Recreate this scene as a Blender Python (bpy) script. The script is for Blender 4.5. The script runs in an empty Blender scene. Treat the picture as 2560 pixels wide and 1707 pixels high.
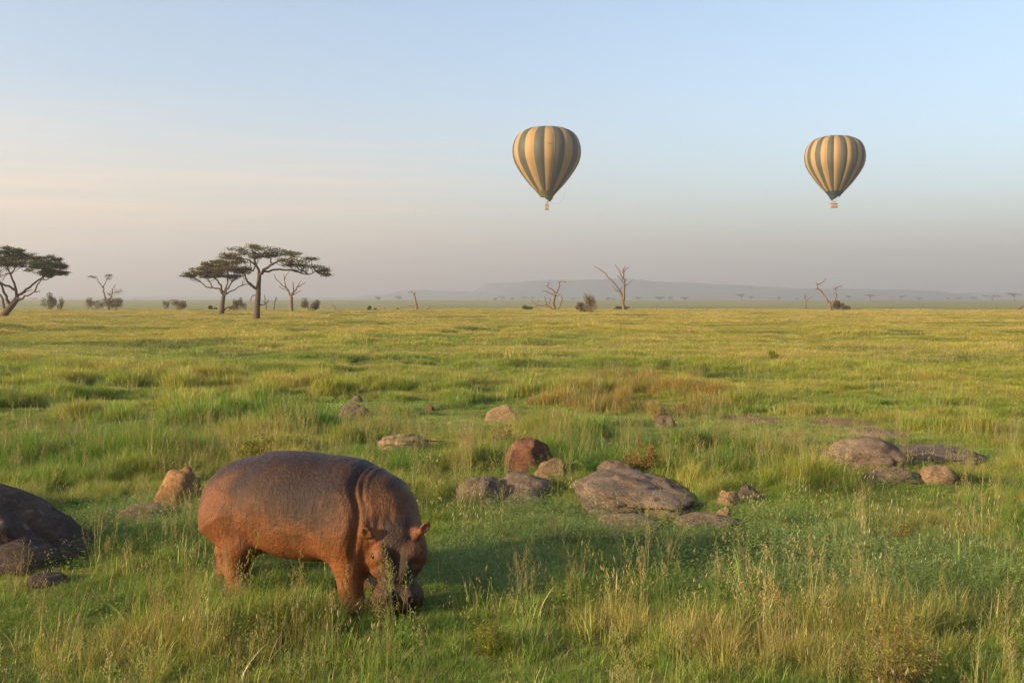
import bpy, bmesh, math, random
import numpy as np
from mathutils import Vector, Matrix

S = bpy.context.scene
C = S.collection
PI = math.pi
BUILD_GRASS = True

# ------------------------------------------------------------------ camera, sky, sun, exposure
CAM_H = 3.0
FPX = 2624.0                       # focal length in photograph pixels (2560 wide)
HORIZON = 746.0
PITCH = math.atan((853.5 - HORIZON) / FPX)
cam_d = bpy.data.cameras.new('camera')
cam = bpy.data.objects.new('camera', cam_d)
C.objects.link(cam)
cam.location = (0, 0, CAM_H)
cam.rotation_euler = (PI / 2 - PITCH, 0, 0)
cam_d.sensor_width = 36.0
cam_d.lens = 36.0 * FPX / 2560.0
cam_d.clip_start = 0.1
cam_d.clip_end = 20000
S.camera = cam

SUN_EL = math.radians(15.5)
SUN_TOWARD = math.radians(27.0)    # sun stands to the left, a little behind the camera
sun_dir = Vector((-math.cos(SUN_TOWARD) * math.cos(SUN_EL), -math.sin(SUN_TOWARD) * math.cos(SUN_EL), math.sin(SUN_EL)))
sl = bpy.data.lights.new('sun', 'SUN')
sl.energy = 5.0
sl.angle = math.radians(0.5)
sl.color = (1.0, 0.73, 0.42)
so = bpy.data.objects.new('sun', sl)
C.objects.link(so)
so.rotation_euler = sun_dir.to_track_quat('Z', 'Y').to_euler()

W = bpy.data.worlds.new("World")
S.world = W
W.use_nodes = True
wn = W.node_tree
wn.nodes.clear()
def N(t, kind, **kw):
    n = t.nodes.new(kind)
    for k, v in kw.items():
        setattr(n, k, v)
    return n
sky = N(wn, 'ShaderNodeTexSky', sky_type='NISHITA')
sky.sun_disc = False
sky.sun_elevation = SUN_EL
sky.sun_rotation = math.atan2(sun_dir.x, sun_dir.y)
sky.altitude = 1000
sky.air_density = 1.0
sky.dust_density = 6.5
sky.ozone_density = 0.9
bg = N(wn, 'ShaderNodeBackground')
bg.inputs['Strength'].default_value = 0.124
out = N(wn, 'ShaderNodeOutputWorld')
# thin streaks of cirrus low on the left
tc = N(wn, 'ShaderNodeTexCoord')
sep = N(wn, 'ShaderNodeSeparateXYZ')
wn.links.new(tc.outputs['Generated'], sep.inputs[0])
mp = N(wn, 'ShaderNodeMapping')
mp.inputs['Scale'].default_value = (1.6, 1.6, 44.0)
mp.inputs['Rotation'].default_value = (0, math.radians(2.0), 0)
wn.links.new(tc.outputs['Generated'], mp.inputs[0])
nz = N(wn, 'ShaderNodeTexNoise')
nz.inputs['Scale'].default_value = 2.3
nz.inputs['Detail'].default_value = 6
nz.inputs['Roughness'].default_value = 0.55
wn.links.new(mp.outputs[0], nz.inputs['Vector'])
cr = N(wn, 'ShaderNodeMapRange')
cr.inputs['From Min'].default_value = 0.42
cr.inputs['From Max'].default_value = 0.78
wn.links.new(nz.outputs['Fac'], cr.inputs['Value'])
zr = N(wn, 'ShaderNodeMapRange', interpolation_type='SMOOTHSTEP')   # only between about 3 and 8 degrees up
zr.inputs['From Min'].default_value = 0.0
zr.inputs['From Max'].default_value = 0.075
wn.links.new(sep.outputs['Z'], zr.inputs['Value'])
zr2 = N(wn, 'ShaderNodeMapRange', interpolation_type='SMOOTHSTEP')
zr2.inputs['From Min'].default_value = 0.20
zr2.inputs['From Max'].default_value = 0.09
wn.links.new(sep.outputs['Z'], zr2.inputs['Value'])
xr = N(wn, 'ShaderNodeMapRange', interpolation_type='SMOOTHSTEP')
xr.inputs['From Min'].default_value = 0.22
xr.inputs['From Max'].default_value = -0.42
wn.links.new(sep.outputs['X'], xr.inputs['Value'])
def wmul(a, b):
    m = N(wn, 'ShaderNodeMath', operation='MULTIPLY')
    wn.links.new(a, m.inputs[0])
    if isinstance(b, float):
        m.inputs[1].default_value = b
    else:
        wn.links.new(b, m.inputs[1])
    return m.outputs[0]
veil = N(wn, 'ShaderNodeMath', operation='MULTIPLY_ADD')      # a thin even veil with denser streaks in it
wn.links.new(cr.outputs[0], veil.inputs[0])
veil.inputs[1].default_value = 0.55
veil.inputs[2].default_value = 0.30
cf = wmul(wmul(wmul(wmul(veil.outputs[0], zr.outputs[0]), zr2.outputs[0]), xr.outputs[0]), 0.95)
mixc = N(wn, 'ShaderNodeMix', data_type='RGBA')
wn.links.new(cf, mixc.inputs['Factor'])
wn.links.new(sky.outputs[0], mixc.inputs['A'])
mixc.inputs['B'].default_value = (4.4, 3.15, 2.15, 1)
wn.links.new(mixc.outputs['Result'], bg.inputs['Color'])
wn.links.new(bg.outputs[0], out.inputs['Surface'])

vs = S.view_settings
S.display_settings.display_device = 'sRGB'
vs.view_transform = 'Standard'
vs.look = 'None'
vs.exposure = 1.36
vs.gamma = 1.0
vs.use_curve_mapping = False
S.render.engine = 'CYCLES'
cy = S.cycles
cy.max_bounces = 6
cy.diffuse_bounces = 3
cy.glossy_bounces = 2
cy.transmission_bounces = 3
cy.volume_bounces = 2
cy.transparent_max_bounces = 8
cy.caustics_reflective = False
cy.caustics_refractive = False
cy.use_denoising = True
try:
    cy.denoiser = 'OPENIMAGEDENOISE'
    cy.denoising_input_passes = 'RGB_ALBEDO_NORMAL'
    cy.denoising_prefilter = 'NONE'
except Exception:
    pass

# ------------------------------------------------------------------ noise and helpers
def _hash(ix, iy, iz, seed):
    h = (ix.astype(np.int64) * 374761393 + iy.astype(np.int64) * 668265263 + iz.astype(np.int64) * 2147483647 + seed * 1274126177) & 0xFFFFFFFF
    h = ((h ^ (h >> 13)) * 1274126177) & 0xFFFFFFFF
    h = ((h ^ (h >> 16)) * 2246822519) & 0xFFFFFFFF
    return ((h ^ (h >> 15)) & 0xFFFFFF) / float(0xFFFFFF)

def vnoise(x, y, z=None, seed=0):
    x = np.asarray(x, float); y = np.asarray(y, float)
    z = np.zeros_like(x) if z is None else np.asarray(z, float)
    ix, iy, iz = np.floor(x), np.floor(y), np.floor(z)
    fx, fy, fz = x - ix, y - iy, z - iz
    fx = fx * fx * fx * (fx * (fx * 6 - 15) + 10); fy = fy * fy * fy * (fy * (fy * 6 - 15) + 10); fz = fz * fz * fz * (fz * (fz * 6 - 15) + 10)
    r = 0
    for a in (0, 1):
        for b in (0, 1):
            for c in (0, 1):
                w = (fx if a else 1 - fx) * (fy if b else 1 - fy) * (fz if c else 1 - fz)
                r = r + w * _hash(ix + a, iy + b, iz + c, seed)
    return r * 2 - 1

def fbm(x, y, z=None, seed=0, oct=4, lac=2.03, gain=0.5):
    a, s, t = 1.0, 0, 0
    for o in range(oct):
        k = lac ** o
        s = s + a * vnoise(np.asarray(x) * k + 17.3 * o, np.asarray(y) * k - 9.1 * o, None if z is None else np.asarray(z) * k + 3.7 * o, seed + o)
        t += a
        a *= gain
    return s / t

def sstep(a, b, x):
    t = np.clip((np.asarray(x, float) - a) / (b - a), 0, 1)
    return t * t * (3 - 2 * t)

R_CAM = cam.rotation_euler.to_matrix()
def ray(px, py):
    d = R_CAM @ Vector(((px - 1280.0) / FPX, -(py - 853.5) / FPX, -1.0))
    return d
def at_depth(px, py, Y):
    """world point seen at photo pixel (px, py), Y metres ahead"""
    d = ray(px, py)
    t = Y / d.y
    return Vector((d.x * t, Y, CAM_H + d.z * t))
def on_ground(px, py, above=0.0):
    d = ray(px, py)
    z = 0.0
    p = None
    t = (CAM_H - above) / -d.z
    if 225 < d.y * t < 345:                 # stands on the brow of the near plain, not beyond it
        k = min(d.y * t, 262.0) / d.y
        return Vector((d.x * k, d.y * k, float(terrain(np.array([d.x * k]), np.array([d.y * k]))[0])))
    for _ in range(12):
        t = (CAM_H - z - above) / -d.z
        p = (d.x * t, d.y * t)
        z = float(terrain(np.array([p[0]]), np.array([p[1]]))[0])
    return Vector((p[0], p[1], z))

BLOBS = []
def blob_world(px, py, rx, ry):
    d = CAM_H * FPX / (py - HORIZON)
    x = (px - 1280) / FPX * d
    wx = rx / FPX * d
    wy = CAM_H * FPX * (1 / max(6, py - ry - HORIZON) - 1 / (py + ry - HORIZON)) / 2
    return x, d, wx, wy
def blobs(x, y, lst):
    r = np.zeros_like(x, dtype=float)
    for b in lst:
        cx, cyy, wx, wy = blob_world(*b)
        e = ((x - cx) / wx) ** 2 + ((y - cyy) / wy) ** 2
        r = np.maximum(r, np.exp(-e * e * 0.7))
    return r

LAWN = [(1930, 1118, 170, 26), (2200, 1085, 160, 16), (850, 1018, 120, 24), (1665, 1020, 110, 24), (1070, 1008, 60, 12), (1180, 1110, 60, 12), (1660, 1085, 50, 10), (1010, 1122, 90, 10), (2310, 1120, 170, 34), (2080, 1085, 120, 20), (1590, 1300, 200, 20), (1250, 1270, 110, 14), (1400, 1030, 280, 26), (1950, 1075, 290, 46), (1150, 1050, 180, 30), (1650, 1085, 130, 16)]
SHADY_SHORT = [(2050, 1400, 520, 110), (1450, 1330, 260, 60), (330, 1310, 170, 45), (1250, 1430, 220, 80)]  # short grass whose tint also carries a painted cool shade
LUSH = [(1640, 1130, 260, 42), (1400, 1175, 170, 26), (260, 1150, 260, 40), (980, 1160, 130, 40), (700, 1060, 260, 30), (1790, 1165, 120, 24)]
BARE = [(1890, 1045, 80, 11), (2118, 1054, 95, 14), (1880, 1093, 120, 13), (1400, 1026, 60, 7), (1190, 1066, 50, 6), (2200, 1078, 90, 9), (1950, 1130, 60, 8), (2000, 1352, 60, 6)]
STRAW = [(1402, 1215, 42, 30), (1100, 1215, 45, 36), (1160, 1105, 28, 16), (1560, 1620, 130, 50), (1900, 1640, 190, 46), (2360, 1300, 70, 34), (2480, 1560, 120, 70), (260, 1640, 150, 50), (640, 1660, 120, 40)]
RUST = [(1580, 985, 190, 40), (1700, 980, 120, 36), (2490, 1090, 60, 50), (2330, 1320, 60, 30)]

def worley_dome(x, y, cell, r0, r1, prob, seed):
    x = np.asarray(x, float); y = np.asarray(y, float)
    cx, cyy = np.floor(x / cell), np.floor(y / cell)
    best = np.zeros_like(x)
    for i in (-1, 0, 1):
        for j in (-1, 0, 1):
            gx, gy = cx + i, cyy + j
            o = np.zeros_like(gx)
            px = (gx + _hash(gx, gy, o, seed)) * cell
            py = (gy + _hash(gx, gy, o + 1, seed)) * cell
            R = r0 + (r1 - r0) * _hash(gx, gy, o + 2, seed)
            on = _hash(gx, gy, o + 3, seed) < prob
            d = ((x - px) / (R * 1.35)) ** 2 + ((y - py) / R) ** 2
            best = np.maximum(best, np.clip(1 - d, 0, 1) * on * (0.55 + 0.45 * _hash(gx, gy, o + 4, seed)))
    return best

def tussock(x, y):
    x = np.asarray(x, float); y = np.asarray(y, float)
    r = np.hypot(x, y)
    wx = x + 0.5 * fbm(x / 1.3, y / 1.3, seed=301, oct=2); wy = y + 0.4 * fbm(x / 1.3, y / 1.3, seed=311, oct=2)
    a = worley_dome(wx, wy, 1.35, 0.32, 0.80, 0.55, 7)
    b = worley_dome(wx, wy, 3.6, 0.9, 2.1, 0.50, 17)
    t = np.maximum(a * (1 - 0.6 * sstep(35, 70, r)), b * sstep(26, 48, r) * 0.95)
    big = sstep(-0.25, 0.25, fbm(x / 16.0, y / 10.0, seed=401, oct=2) + 0.15 - 0.25 * sstep(0, 12, x - 4))
    t = t * (0.35 + 0.65 * big) * (1 - 0.9 * blobs(x, y, LAWN)) * (1 - 0.75 * blobs(x, y, SHADY_SHORT)) * sstep(7.5, 10, r)
    return t * (1 - sstep(230, 300, r))

def terrain(x, y):
    x = np.asarray(x, float); y = np.asarray(y, float)
    r = np.hypot(x, y)
    near = 1 - sstep(120, 300, r)
    h = 0.10 * fbm(x / 5.0, y / 4.0, seed=5, oct=3) + 0.16 * fbm(x / 17.0, y / 13.0, seed=9, oct=2)
    h = h * sstep(3, 14, r) * near
    lawn = blobs(x, y, LAWN)
    h = h * (1 - 0.7 * lawn) - 0.05 * lawn
    h = h + 0.15 * tussock(x, y) * sstep(9, 13, r)
    e = r + 14 * fbm(x / 60.0, y / 60.0, seed=33, oct=3)
    h = h - 3.0 * sstep(274, 400, e) + 2.6 * sstep(900, 1700, r)
    h = h + 0.5 * fbm(x / 300.0, y / 200.0, seed=41, oct=2) * sstep(500, 900, r)
    return h

# ------------------------------------------------------------------ materials
def mat(name):
    m = bpy.data.materials.new(name)
    m.use_nodes = True
    t = m.node_tree
    t.nodes.clear()
    o = N(t, 'ShaderNodeOutputMaterial')
    return m, t, o

def ramp(t, fac, stops):
    r = N(t, 'ShaderNodeValToRGB')
    el = r.color_ramp.elements
    while len(el) < len(stops):
        el.new(0.5)
    for e, (p, c) in zip(el, stops):
        e.position = p
        e.color = (*c, 1)
    t.links.new(fac, r.inputs['Fac'])
    return r.outputs['Color']

def noise(t, vec, scale, detail=5, rough=0.55, dist=0.0):
    n = N(t, 'ShaderNodeTexNoise')
    n.inputs['Scale'].default_value = scale
    n.inputs['Detail'].default_value = detail
    n.inputs['Roughness'].default_value = rough
    n.inputs['Distortion'].default_value = dist
    if vec is not None:
        t.links.new(vec, n.inputs['Vector'])
    return n.outputs['Fac']

def mixcol(t, fac, a, b, blend='MIX'):
    m = N(t, 'ShaderNodeMix', data_type='RGBA', blend_type=blend)
    for s, v in (('Factor', fac), ('A', a), ('B', b)):
        if isinstance(v, (int, float)):
            m.inputs[s].default_value = v
        elif isinstance(v, tuple):
            m.inputs[s].default_value = (*v, 1)
        else:
            t.links.new(v, m.inputs[s])
    return m.outputs['Result']

def mrange(t, v, a, b, c=0.0, d=1.0):
    m = N(t, 'ShaderNodeMapRange')
    for k, q in zip(('From Min', 'From Max', 'To Min', 'To Max'), (a, b, c, d)):
        m.inputs[k].default_value = q
    t.links.new(v, m.inputs['Value'])
    return m.outputs[0]

def math2(t, op, a, b):
    m = N(t, 'ShaderNodeMath', operation=op)
    for i, v in enumerate((a, b)):
        if isinstance(v, (int, float)):
            m.inputs[i].default_value = v
        else:
            t.links.new(v, m.inputs[i])
    return m.outputs[0]

def principled(t, o, color, rough=0.8, spec=0.3, bump=None, bdist=0.01, bstr=1.0):
    p = N(t, 'ShaderNodeBsdfPrincipled')
    if isinstance(color, tuple):
        p.inputs['Base Color'].default_value = (*color, 1)
    else:
        t.links.new(color, p.inputs['Base Color'])
    if isinstance(rough, (int, float)):
        p.inputs['Roughness'].default_value = rough
    else:
        t.links.new(rough, p.inputs['Roughness'])
    p.inputs['Specular IOR Level'].default_value = spec
    if bump is not None:
        b = N(t, 'ShaderNodeBump')
        b.inputs['Distance'].default_value = bdist
        b.inputs['Strength'].default_value = bstr
        t.links.new(bump, b.inputs['Height'])
        t.links.new(b.outputs[0], p.inputs['Normal'])
    t.links.new(p.outputs[0], o.inputs['Surface'])
    return p

def objco(t):
    return N(t, 'ShaderNodeTexCoord').outputs['Object']
def geopos(t):
    return N(t, 'ShaderNodeNewGeometry').outputs['Position']

def m_rock(name, c1, c2, c3, dark=0.35, streak=1.0):
    m, t, o = mat(name)
    v = objco(t)
    mp = N(t, 'ShaderNodeMapping')
    mp.inputs['Scale'].default_value = (1, 1, 1 + 2.0 * streak)
    t.links.new(v, mp.inputs[0])
    v2 = mp.outputs[0]
    col = ramp(t, noise(t, v2, 1.8, 8, 0.62, 0.6), [(0.3, c1), (0.52, c2), (0.72, c3)])
    sp = mrange(t, noise(t, v, 26, 4, 0.7), 0.45, 0.72)
    col = mixcol(t, math2(t, 'MULTIPLY', sp, 0.45), col, tuple(0.35 * q for q in c1))
    li = mrange(t, noise(t, v, 4.2, 7, 0.7, 1.0), 0.56, 0.66)
    col = mixcol(t, math2(t, 'MULTIPLY', li, dark), col, (0.045, 0.04, 0.035))
    pl = mrange(t, noise(t, v, 7.5, 6, 0.65), 0.60, 0.66)
    col = mixcol(t, math2(t, 'MULTIPLY', pl, 0.35), col, (0.32, 0.29, 0.23))
    vo = N(t, 'ShaderNodeTexVoronoi', feature='DISTANCE_TO_EDGE')
    vo.inputs['Scale'].default_value = 1.1
    t.links.new(mixcol(t, 0.25, v2, noise_col(t, v, 3.0)), vo.inputs['Vector'])
    crack = mrange(t, vo.outputs['Distance'], 0.0, 0.035)
    col = mixcol(t, math2(t, 'MULTIPLY', math2(t, 'SUBTRACT', 1.0, crack), 0.34), col, (0.03, 0.025, 0.02))
    h = math2(t, 'ADD', math2(t, 'MULTIPLY', noise(t, v2, 7, 12, 0.74), 1.0), math2(t, 'MULTIPLY', crack, 0.10))
    principled(t, o, col, 0.9, 0.12, h, 0.09, 0.9)
    return m
def noise_col(t, vec, scale):
    n = N(t, 'ShaderNodeTexNoise')
    n.inputs['Scale'].default_value = scale
    t.links.new(vec, n.inputs['Vector'])
    return n.outputs['Color']

M = {}
M['rock_grey'] = m_rock('grey_granite', (0.085, 0.066, 0.052), (0.145, 0.112, 0.088), (0.22, 0.17, 0.13))
M['rock_tan'] = m_rock('tan_granite', (0.18, 0.12, 0.07), (0.27, 0.18, 0.105), (0.36, 0.26, 0.165), 0.3)
M['rock_orange'] = m_rock('orange_granite', (0.20, 0.105, 0.048), (0.29, 0.16, 0.072), (0.33, 0.21, 0.11), 0.25)
M['rock_red'] = m_rock('red_brown_granite', (0.095, 0.046, 0.028), (0.15, 0.072, 0.042), (0.20, 0.11, 0.065), 0.3)
M['rock_dark'] = m_rock('dark_basalt', (0.050, 0.036, 0.029), (0.085, 0.062, 0.050), (0.135, 0.10, 0.08), 0.3)
M['rock_brown'] = m_rock('brown_granite', (0.115, 0.080, 0.055), (0.185, 0.135, 0.095), (0.26, 0.20, 0.145), 0.3)

# bark
def m_bark(name, c1, c2):
    m, t, o = mat(name)
    v = objco(t)
    mp = N(t, 'ShaderNodeMapping')
    mp.inputs['Scale'].default_value = (6, 6, 1.4)
    t.links.new(v, mp.inputs[0])
    n = noise(t, mp.outputs[0], 1.5, 6, 0.65)
    col = ramp(t, n, [(0.3, c1), (0.7, c2)])
    principled(t, o, col, 0.9, 0.15, n, 0.06, 1.0)
    return m
M['bark'] = m_bark('acacia_bark', (0.042, 0.032, 0.024), (0.105, 0.076, 0.052))
M['deadwood'] = m_bark('dead_wood', (0.075, 0.052, 0.038), (0.20, 0.145, 0.10))
M['log'] = m_bark('bleached_log', (0.11, 0.07, 0.042), (0.32, 0.225, 0.145))
M['stem'] = m_bark('shrub_stem', (0.10, 0.06, 0.035), (0.20, 0.13, 0.07))

def m_leaf(name, c1, c2, c3, trans=0.3):
    m, t, o = mat(name)
    g = N(t, 'ShaderNodeNewGeometry')
    ri = g.outputs['Random Per Island']
    n = noise(t, g.outputs['Position'], 0.9, 3)
    f = math2(t, 'ADD', math2(t, 'MULTIPLY', ri, 0.6), math2(t, 'MULTIPLY', n, 0.4))
    col = ramp(t, f, [(0.2, c1), (0.5, c2), (0.8, c3)])
    d = N(t, 'ShaderNodeBsdfDiffuse')
    tr = N(t, 'ShaderNodeBsdfTranslucent')
    mx = N(t, 'ShaderNodeMixShader')
    mx.inputs[0].default_value = trans
    t.links.new(col, d.inputs[0]); t.links.new(col, tr.inputs[0])
    t.links.new(d.outputs[0], mx.inputs[1]); t.links.new(tr.outputs[0], mx.inputs[2])
    t.links.new(mx.outputs[0], o.inputs['Surface'])
    return m
M['leaf_dark'] = m_leaf('acacia_leaf_dark', (0.040, 0.058, 0.018), (0.070, 0.085, 0.024), (0.12, 0.11, 0.03))
M['leaf_brown'] = m_leaf('acacia_leaf_brown', (0.065, 0.060, 0.020), (0.12, 0.098, 0.030), (0.20, 0.15, 0.045))
M['leaf_sparse'] = m_leaf('acacia_leaf_olive', (0.055, 0.060, 0.022), (0.095, 0.090, 0.032), (0.15, 0.125, 0.042))
M['leaf_grey'] = m_leaf('bush_leaf_grey', (0.085, 0.080, 0.042), (0.14, 0.125, 0.065), (0.21, 0.175, 0.09))
M['leaf_green'] = m_leaf('bush_leaf_green', (0.035, 0.075, 0.022), (0.06, 0.11, 0.028), (0.10, 0.14, 0.035))
M['leaf_lime'] = m_leaf('shrub_leaf_yellow_green', (0.10, 0.13, 0.016), (0.17, 0.19, 0.022), (0.24, 0.23, 0.03))
M['leaf_olive'] = m_leaf('shrub_leaf_olive', (0.095, 0.125, 0.024), (0.165, 0.190, 0.034), (0.26, 0.24, 0.045))
M['leaf_rust'] = m_leaf('shrub_leaf_rust', (0.12, 0.075, 0.02), (0.20, 0.12, 0.03), (0.28, 0.17, 0.05))
M['leaf_dry'] = m_leaf('shrub_leaf_dry', (0.085, 0.068, 0.034), (0.145, 0.110, 0.050), (0.23, 0.16, 0.075))

def m_plain(name, col, rough=0.8, spec=0.3):
    m, t, o = mat(name)
    v = objco(t)
    n = noise(t, v, 3, 4)
    c = mixcol(t, n, tuple(q * 0.85 for q in col), tuple(min(1, q * 1.12) for q in col))
    principled(t, o, c, rough, spec)
    return m

# ------------------------------------------------------------------ mesh helpers
def link(name, me, material=None, parent=None):
    o = bpy.data.objects.new(name, me)
    C.objects.link(o)
    if material is not None:
        me.materials.append(material)
    if parent is not None:
        o.parent = parent
    return o
def mesh_from(name, V, F, smooth=True):
    me = bpy.data.meshes.new(name)
    me.from_pydata([tuple(map(float, v)) for v in V], [], [tuple(f) for f in F])
    if smooth:
        me.polygons.foreach_set('use_smooth', [True] * len(me.polygons))
    me.update()
    return me
def tag(o, label, cat, group=None, kind=None):
    o['label'] = label
    o['category'] = cat
    if group:
        o['group'] = group
    if kind:
        o['kind'] = kind
    return o
def empty(name, loc):
    o = bpy.data.objects.new(name, None)
    o.empty_display_size = 0.2
    C.objects.link(o)
    o.location = loc
    return o
def struct(name, me, m, kind='structure'):
    o = link(name, me, m)
    o['kind'] = kind
    return o

class MB:
    def __init__(self):
        self.V = []; self.F = []
    def tube(self, pts, rad, n=7, cap=True):
        pts = [Vector(p) for p in pts]
        base = len(self.V)
        up = Vector((0.13, 0.21, 1)).normalized()
        prev = None
        for i, p in enumerate(pts):
            a = pts[max(0, i - 1)]; b = pts[min(len(pts) - 1, i + 1)]
            d = (b - a).normalized() if (b - a).length > 1e-9 else Vector((0, 0, 1))
            if prev is None:
                s = d.cross(Vector((1, 0.2, 0)) if abs(d.z) > 0.8 else up).normalized()
            else:
                s = (prev - d * prev.dot(d)).normalized()
            prev = s
            t = d.cross(s)
            r = rad[i] if not isinstance(rad, (int, float)) else rad
            for k in range(n):
                an = 2 * PI * k / n
                self.V.append(p + (s * math.cos(an) + t * math.sin(an)) * r)
        for i in range(len(pts) - 1):
            for k in range(n):
                q = (k + 1) % n
                self.F.append((base + i * n + k, base + i * n + q, base + (i + 1) * n + q, base + (i + 1) * n + k))
        if cap:
            self.F.append(tuple(base + k for k in range(n))[::-1])
            self.F.append(tuple(base + (len(pts) - 1) * n + k for k in range(n)))
    def leaf(self, p, size, rng, flat=0.5, ratio=0.55):
        a = rng.uniform(0, 2 * PI)
        u = Vector((math.cos(a), math.sin(a), rng.uniform(-1, 1) * (1 - flat))).normalized()
        w = Vector((rng.gauss(0, 1), rng.gauss(0, 1), rng.gauss(0, 1) * (1 - flat) ))
        w = (w - u * w.dot(u))
        if w.length < 1e-6:
            w = Vector((0, 0, 1))
        w = w.normalized()
        b = len(self.V)
        l = size * rng.uniform(0.6, 1.3)
        self.V += [p - u * l * 0.5, p + w * l * ratio * 0.5, p + u * l * 0.5, p - w * l * ratio * 0.5]
        self.F.append((b, b + 1, b + 2, b + 3))
    def box(self, c, s, rz=0):
        b = len(self.V)
        m = Matrix.Rotation(rz, 3, 'Z')
        for dz in (-1, 1):
            for dx, dy in ((-1, -1), (1, -1), (1, 1), (-1, 1)):
                self.V.append(Vector(c) + m @ Vector((dx * s[0] / 2, dy * s[1] / 2, dz * s[2] / 2)))
        for f in ((0, 3, 2, 1), (4, 5, 6, 7), (0, 1, 5, 4), (1, 2, 6, 5), (2, 3, 7, 6), (3, 0, 4, 7)):
            self.F.append(tuple(b + i for i in f))
    def build(self, name, material, parent=None, smooth=True, off=None):
        V = self.V if off is None else [v - off for v in self.V]
        return link(name, mesh_from(name, V, self.F, smooth), material, parent)

def wiggle(pts, rng, amt, sub=3):
    """subdivide a polyline of (point) and jitter the new points"""
    out_ = [pts[0]]
    for a, b in zip(pts, pts[1:]):
        L = (b - a).length
        for k in range(1, sub + 1):
            p = a.lerp(b, k / sub)
            if k < sub:
                p = p + Vector((rng.gauss(0, 1), rng.gauss(0, 1), rng.gauss(0, 1))) * L * amt
            out_.append(p)
    return out_
def taper(r0, r1, n):
    return [r0 + (r1 - r0) * (i / max(1, n - 1)) ** 0.8 for i in range(n)]

# ------------------------------------------------------------------ ground
def build_ground():
    rr = np.concatenate([[0.0, 2.0], np.geomspace(4, 60, 150), np.geomspace(62, 420, 110), np.geomspace(430, 5200, 70)])
    ang = np.concatenate([np.linspace(-42, 42, 300), np.linspace(44, 316, 90)])
    ang = np.radians(ang)
    A, R = np.meshgrid(ang, rr)
    X = np.sin(A) * R; Y = np.cos(A) * R
    Z = terrain(X, Y)
    na = len(ang)
    V = np.stack([X, Y, Z], -1).reshape(-1, 3)
    F = []
    for i in range(len(rr) - 1):
        for k in range(na):
            q = (k + 1) % na
            F.append((i * na + k, (i + 1) * na + k, (i + 1) * na + q, i * na + q))
    me = mesh_from('ground', V, F)
    # how bare the soil lies, as a colour attribute
    soil = blobs(V[:, 0], V[:, 1], BARE)
    soil = soil * (soil > 0.02)
    at = me.attributes.new('soil', 'FLOAT', 'POINT')
    at.data.foreach_set('value', soil.astype(np.float32))
    m, t, o = mat('savanna_ground')
    p = geopos(t)
    mp = N(t, 'ShaderNodeMapping')
    mp.inputs['Scale'].default_value = (0.6, 1.0, 1.0)
    t.links.new(p, mp.inputs[0])
    n1 = noise(t, mp.outputs[0], 0.02, 6, 0.6)
    n2 = noise(t, p, 0.9, 8, 0.7)
    n3 = noise(t, p, 30, 6, 0.7)
    col = ramp(t, n1, [(0.35, (0.12, 0.14, 0.030)), (0.5, (0.19, 0.19, 0.045)), (0.65, (0.26, 0.22, 0.06))])
    col = mixcol(t, mrange(t, n2, 0.35, 0.65, 0, 0.45), col, (0.055, 0.075, 0.02))
    so_ = N(t, 'ShaderNodeAttribute', attribute_name='soil').outputs['Fac']
    so2 = mrange(t, math2(t, 'ADD', so_, math2(t, 'MULTIPLY', noise(t, p, 2.2, 7, 0.72), 1.5)), 1.12, 1.3)
    soilc = ramp(t, n3, [(0.3, (0.09, 0.055, 0.035)), (0.6, (0.20, 0.125, 0.08)), (0.75, (0.30, 0.22, 0.16))])
    col = mixcol(t, so2, col, soilc)
    principled(t, o, col, 0.95, 0.1, math2(t, 'ADD', n2, n3), 0.05, 0.8)
    struct('ground', me, m)
build_ground()

# ------------------------------------------------------------------ hills on the horizon
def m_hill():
    m, t, o = mat('hill_scrub_hazed')
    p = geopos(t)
    col = ramp(t, noise(t, p, 0.012, 8, 0.65), [(0.35, (0.026, 0.046, 0.052)), (0.6, (0.045, 0.07, 0.072))])  # scrub green pushed towards blue, painting distant air haze into the colour
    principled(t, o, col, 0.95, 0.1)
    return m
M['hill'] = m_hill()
def hill(prof, D, seed, front=420, back=500):
    xs = np.arange(prof[0][0], prof[-1][0] + 1, 6.0)
    ys = np.interp(xs, [p[0] for p in prof], [p[1] for p in prof])
    ys = ys + 0.7 * fbm(xs / 28.0, xs * 0, seed=seed, oct=3)
    cross = [(-front, 0.0), (-front * 0.6, 0.28), (-front * 0.28, 0.62), (-front * 0.1, 0.9), (0, 1.0), (back * 0.5, 1.0), (back * 0.8, 0.6), (back, 0.0)]
    V = []; F = []
    for i, (x, y) in enumerate(zip(xs, ys)):
        top = at_depth(x, y, D)
        for j, (dy, f) in enumerate(cross):
            k = (D + dy) / D
            n = float(fbm(np.array([x / 20.0]), np.array([j * 1.3]), seed=seed + 3, oct=3)[0])
            V.append((top.x * k, D + dy + 60 * n, -3 + (top.z + 3) * max(0, f + (0.10 * n if 0 < f < 1 else 0))))
    nc = len(cross)
    for i in range(len(xs) - 1):
        for j in range(nc - 1):
            F.append((i * nc + j, (i + 1) * nc + j, (i + 1) * nc + j + 1, i * nc + j + 1))
    F.append(tuple(range(nc)))
    F.append(tuple((len(xs) - 1) * nc + j for j in range(nc))[::-1])
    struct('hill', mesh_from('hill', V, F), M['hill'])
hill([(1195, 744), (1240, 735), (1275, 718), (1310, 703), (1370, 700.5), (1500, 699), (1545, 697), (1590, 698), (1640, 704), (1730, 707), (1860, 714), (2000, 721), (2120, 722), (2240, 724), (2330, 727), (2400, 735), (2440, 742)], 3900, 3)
hill([(880, 746), (930, 738), (975, 735), (1000, 726), (1060, 724.5), (1110, 727), (1150, 728), (1200, 731), (1280, 738), (1330, 744)], 4200, 8, 380, 380)
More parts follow.
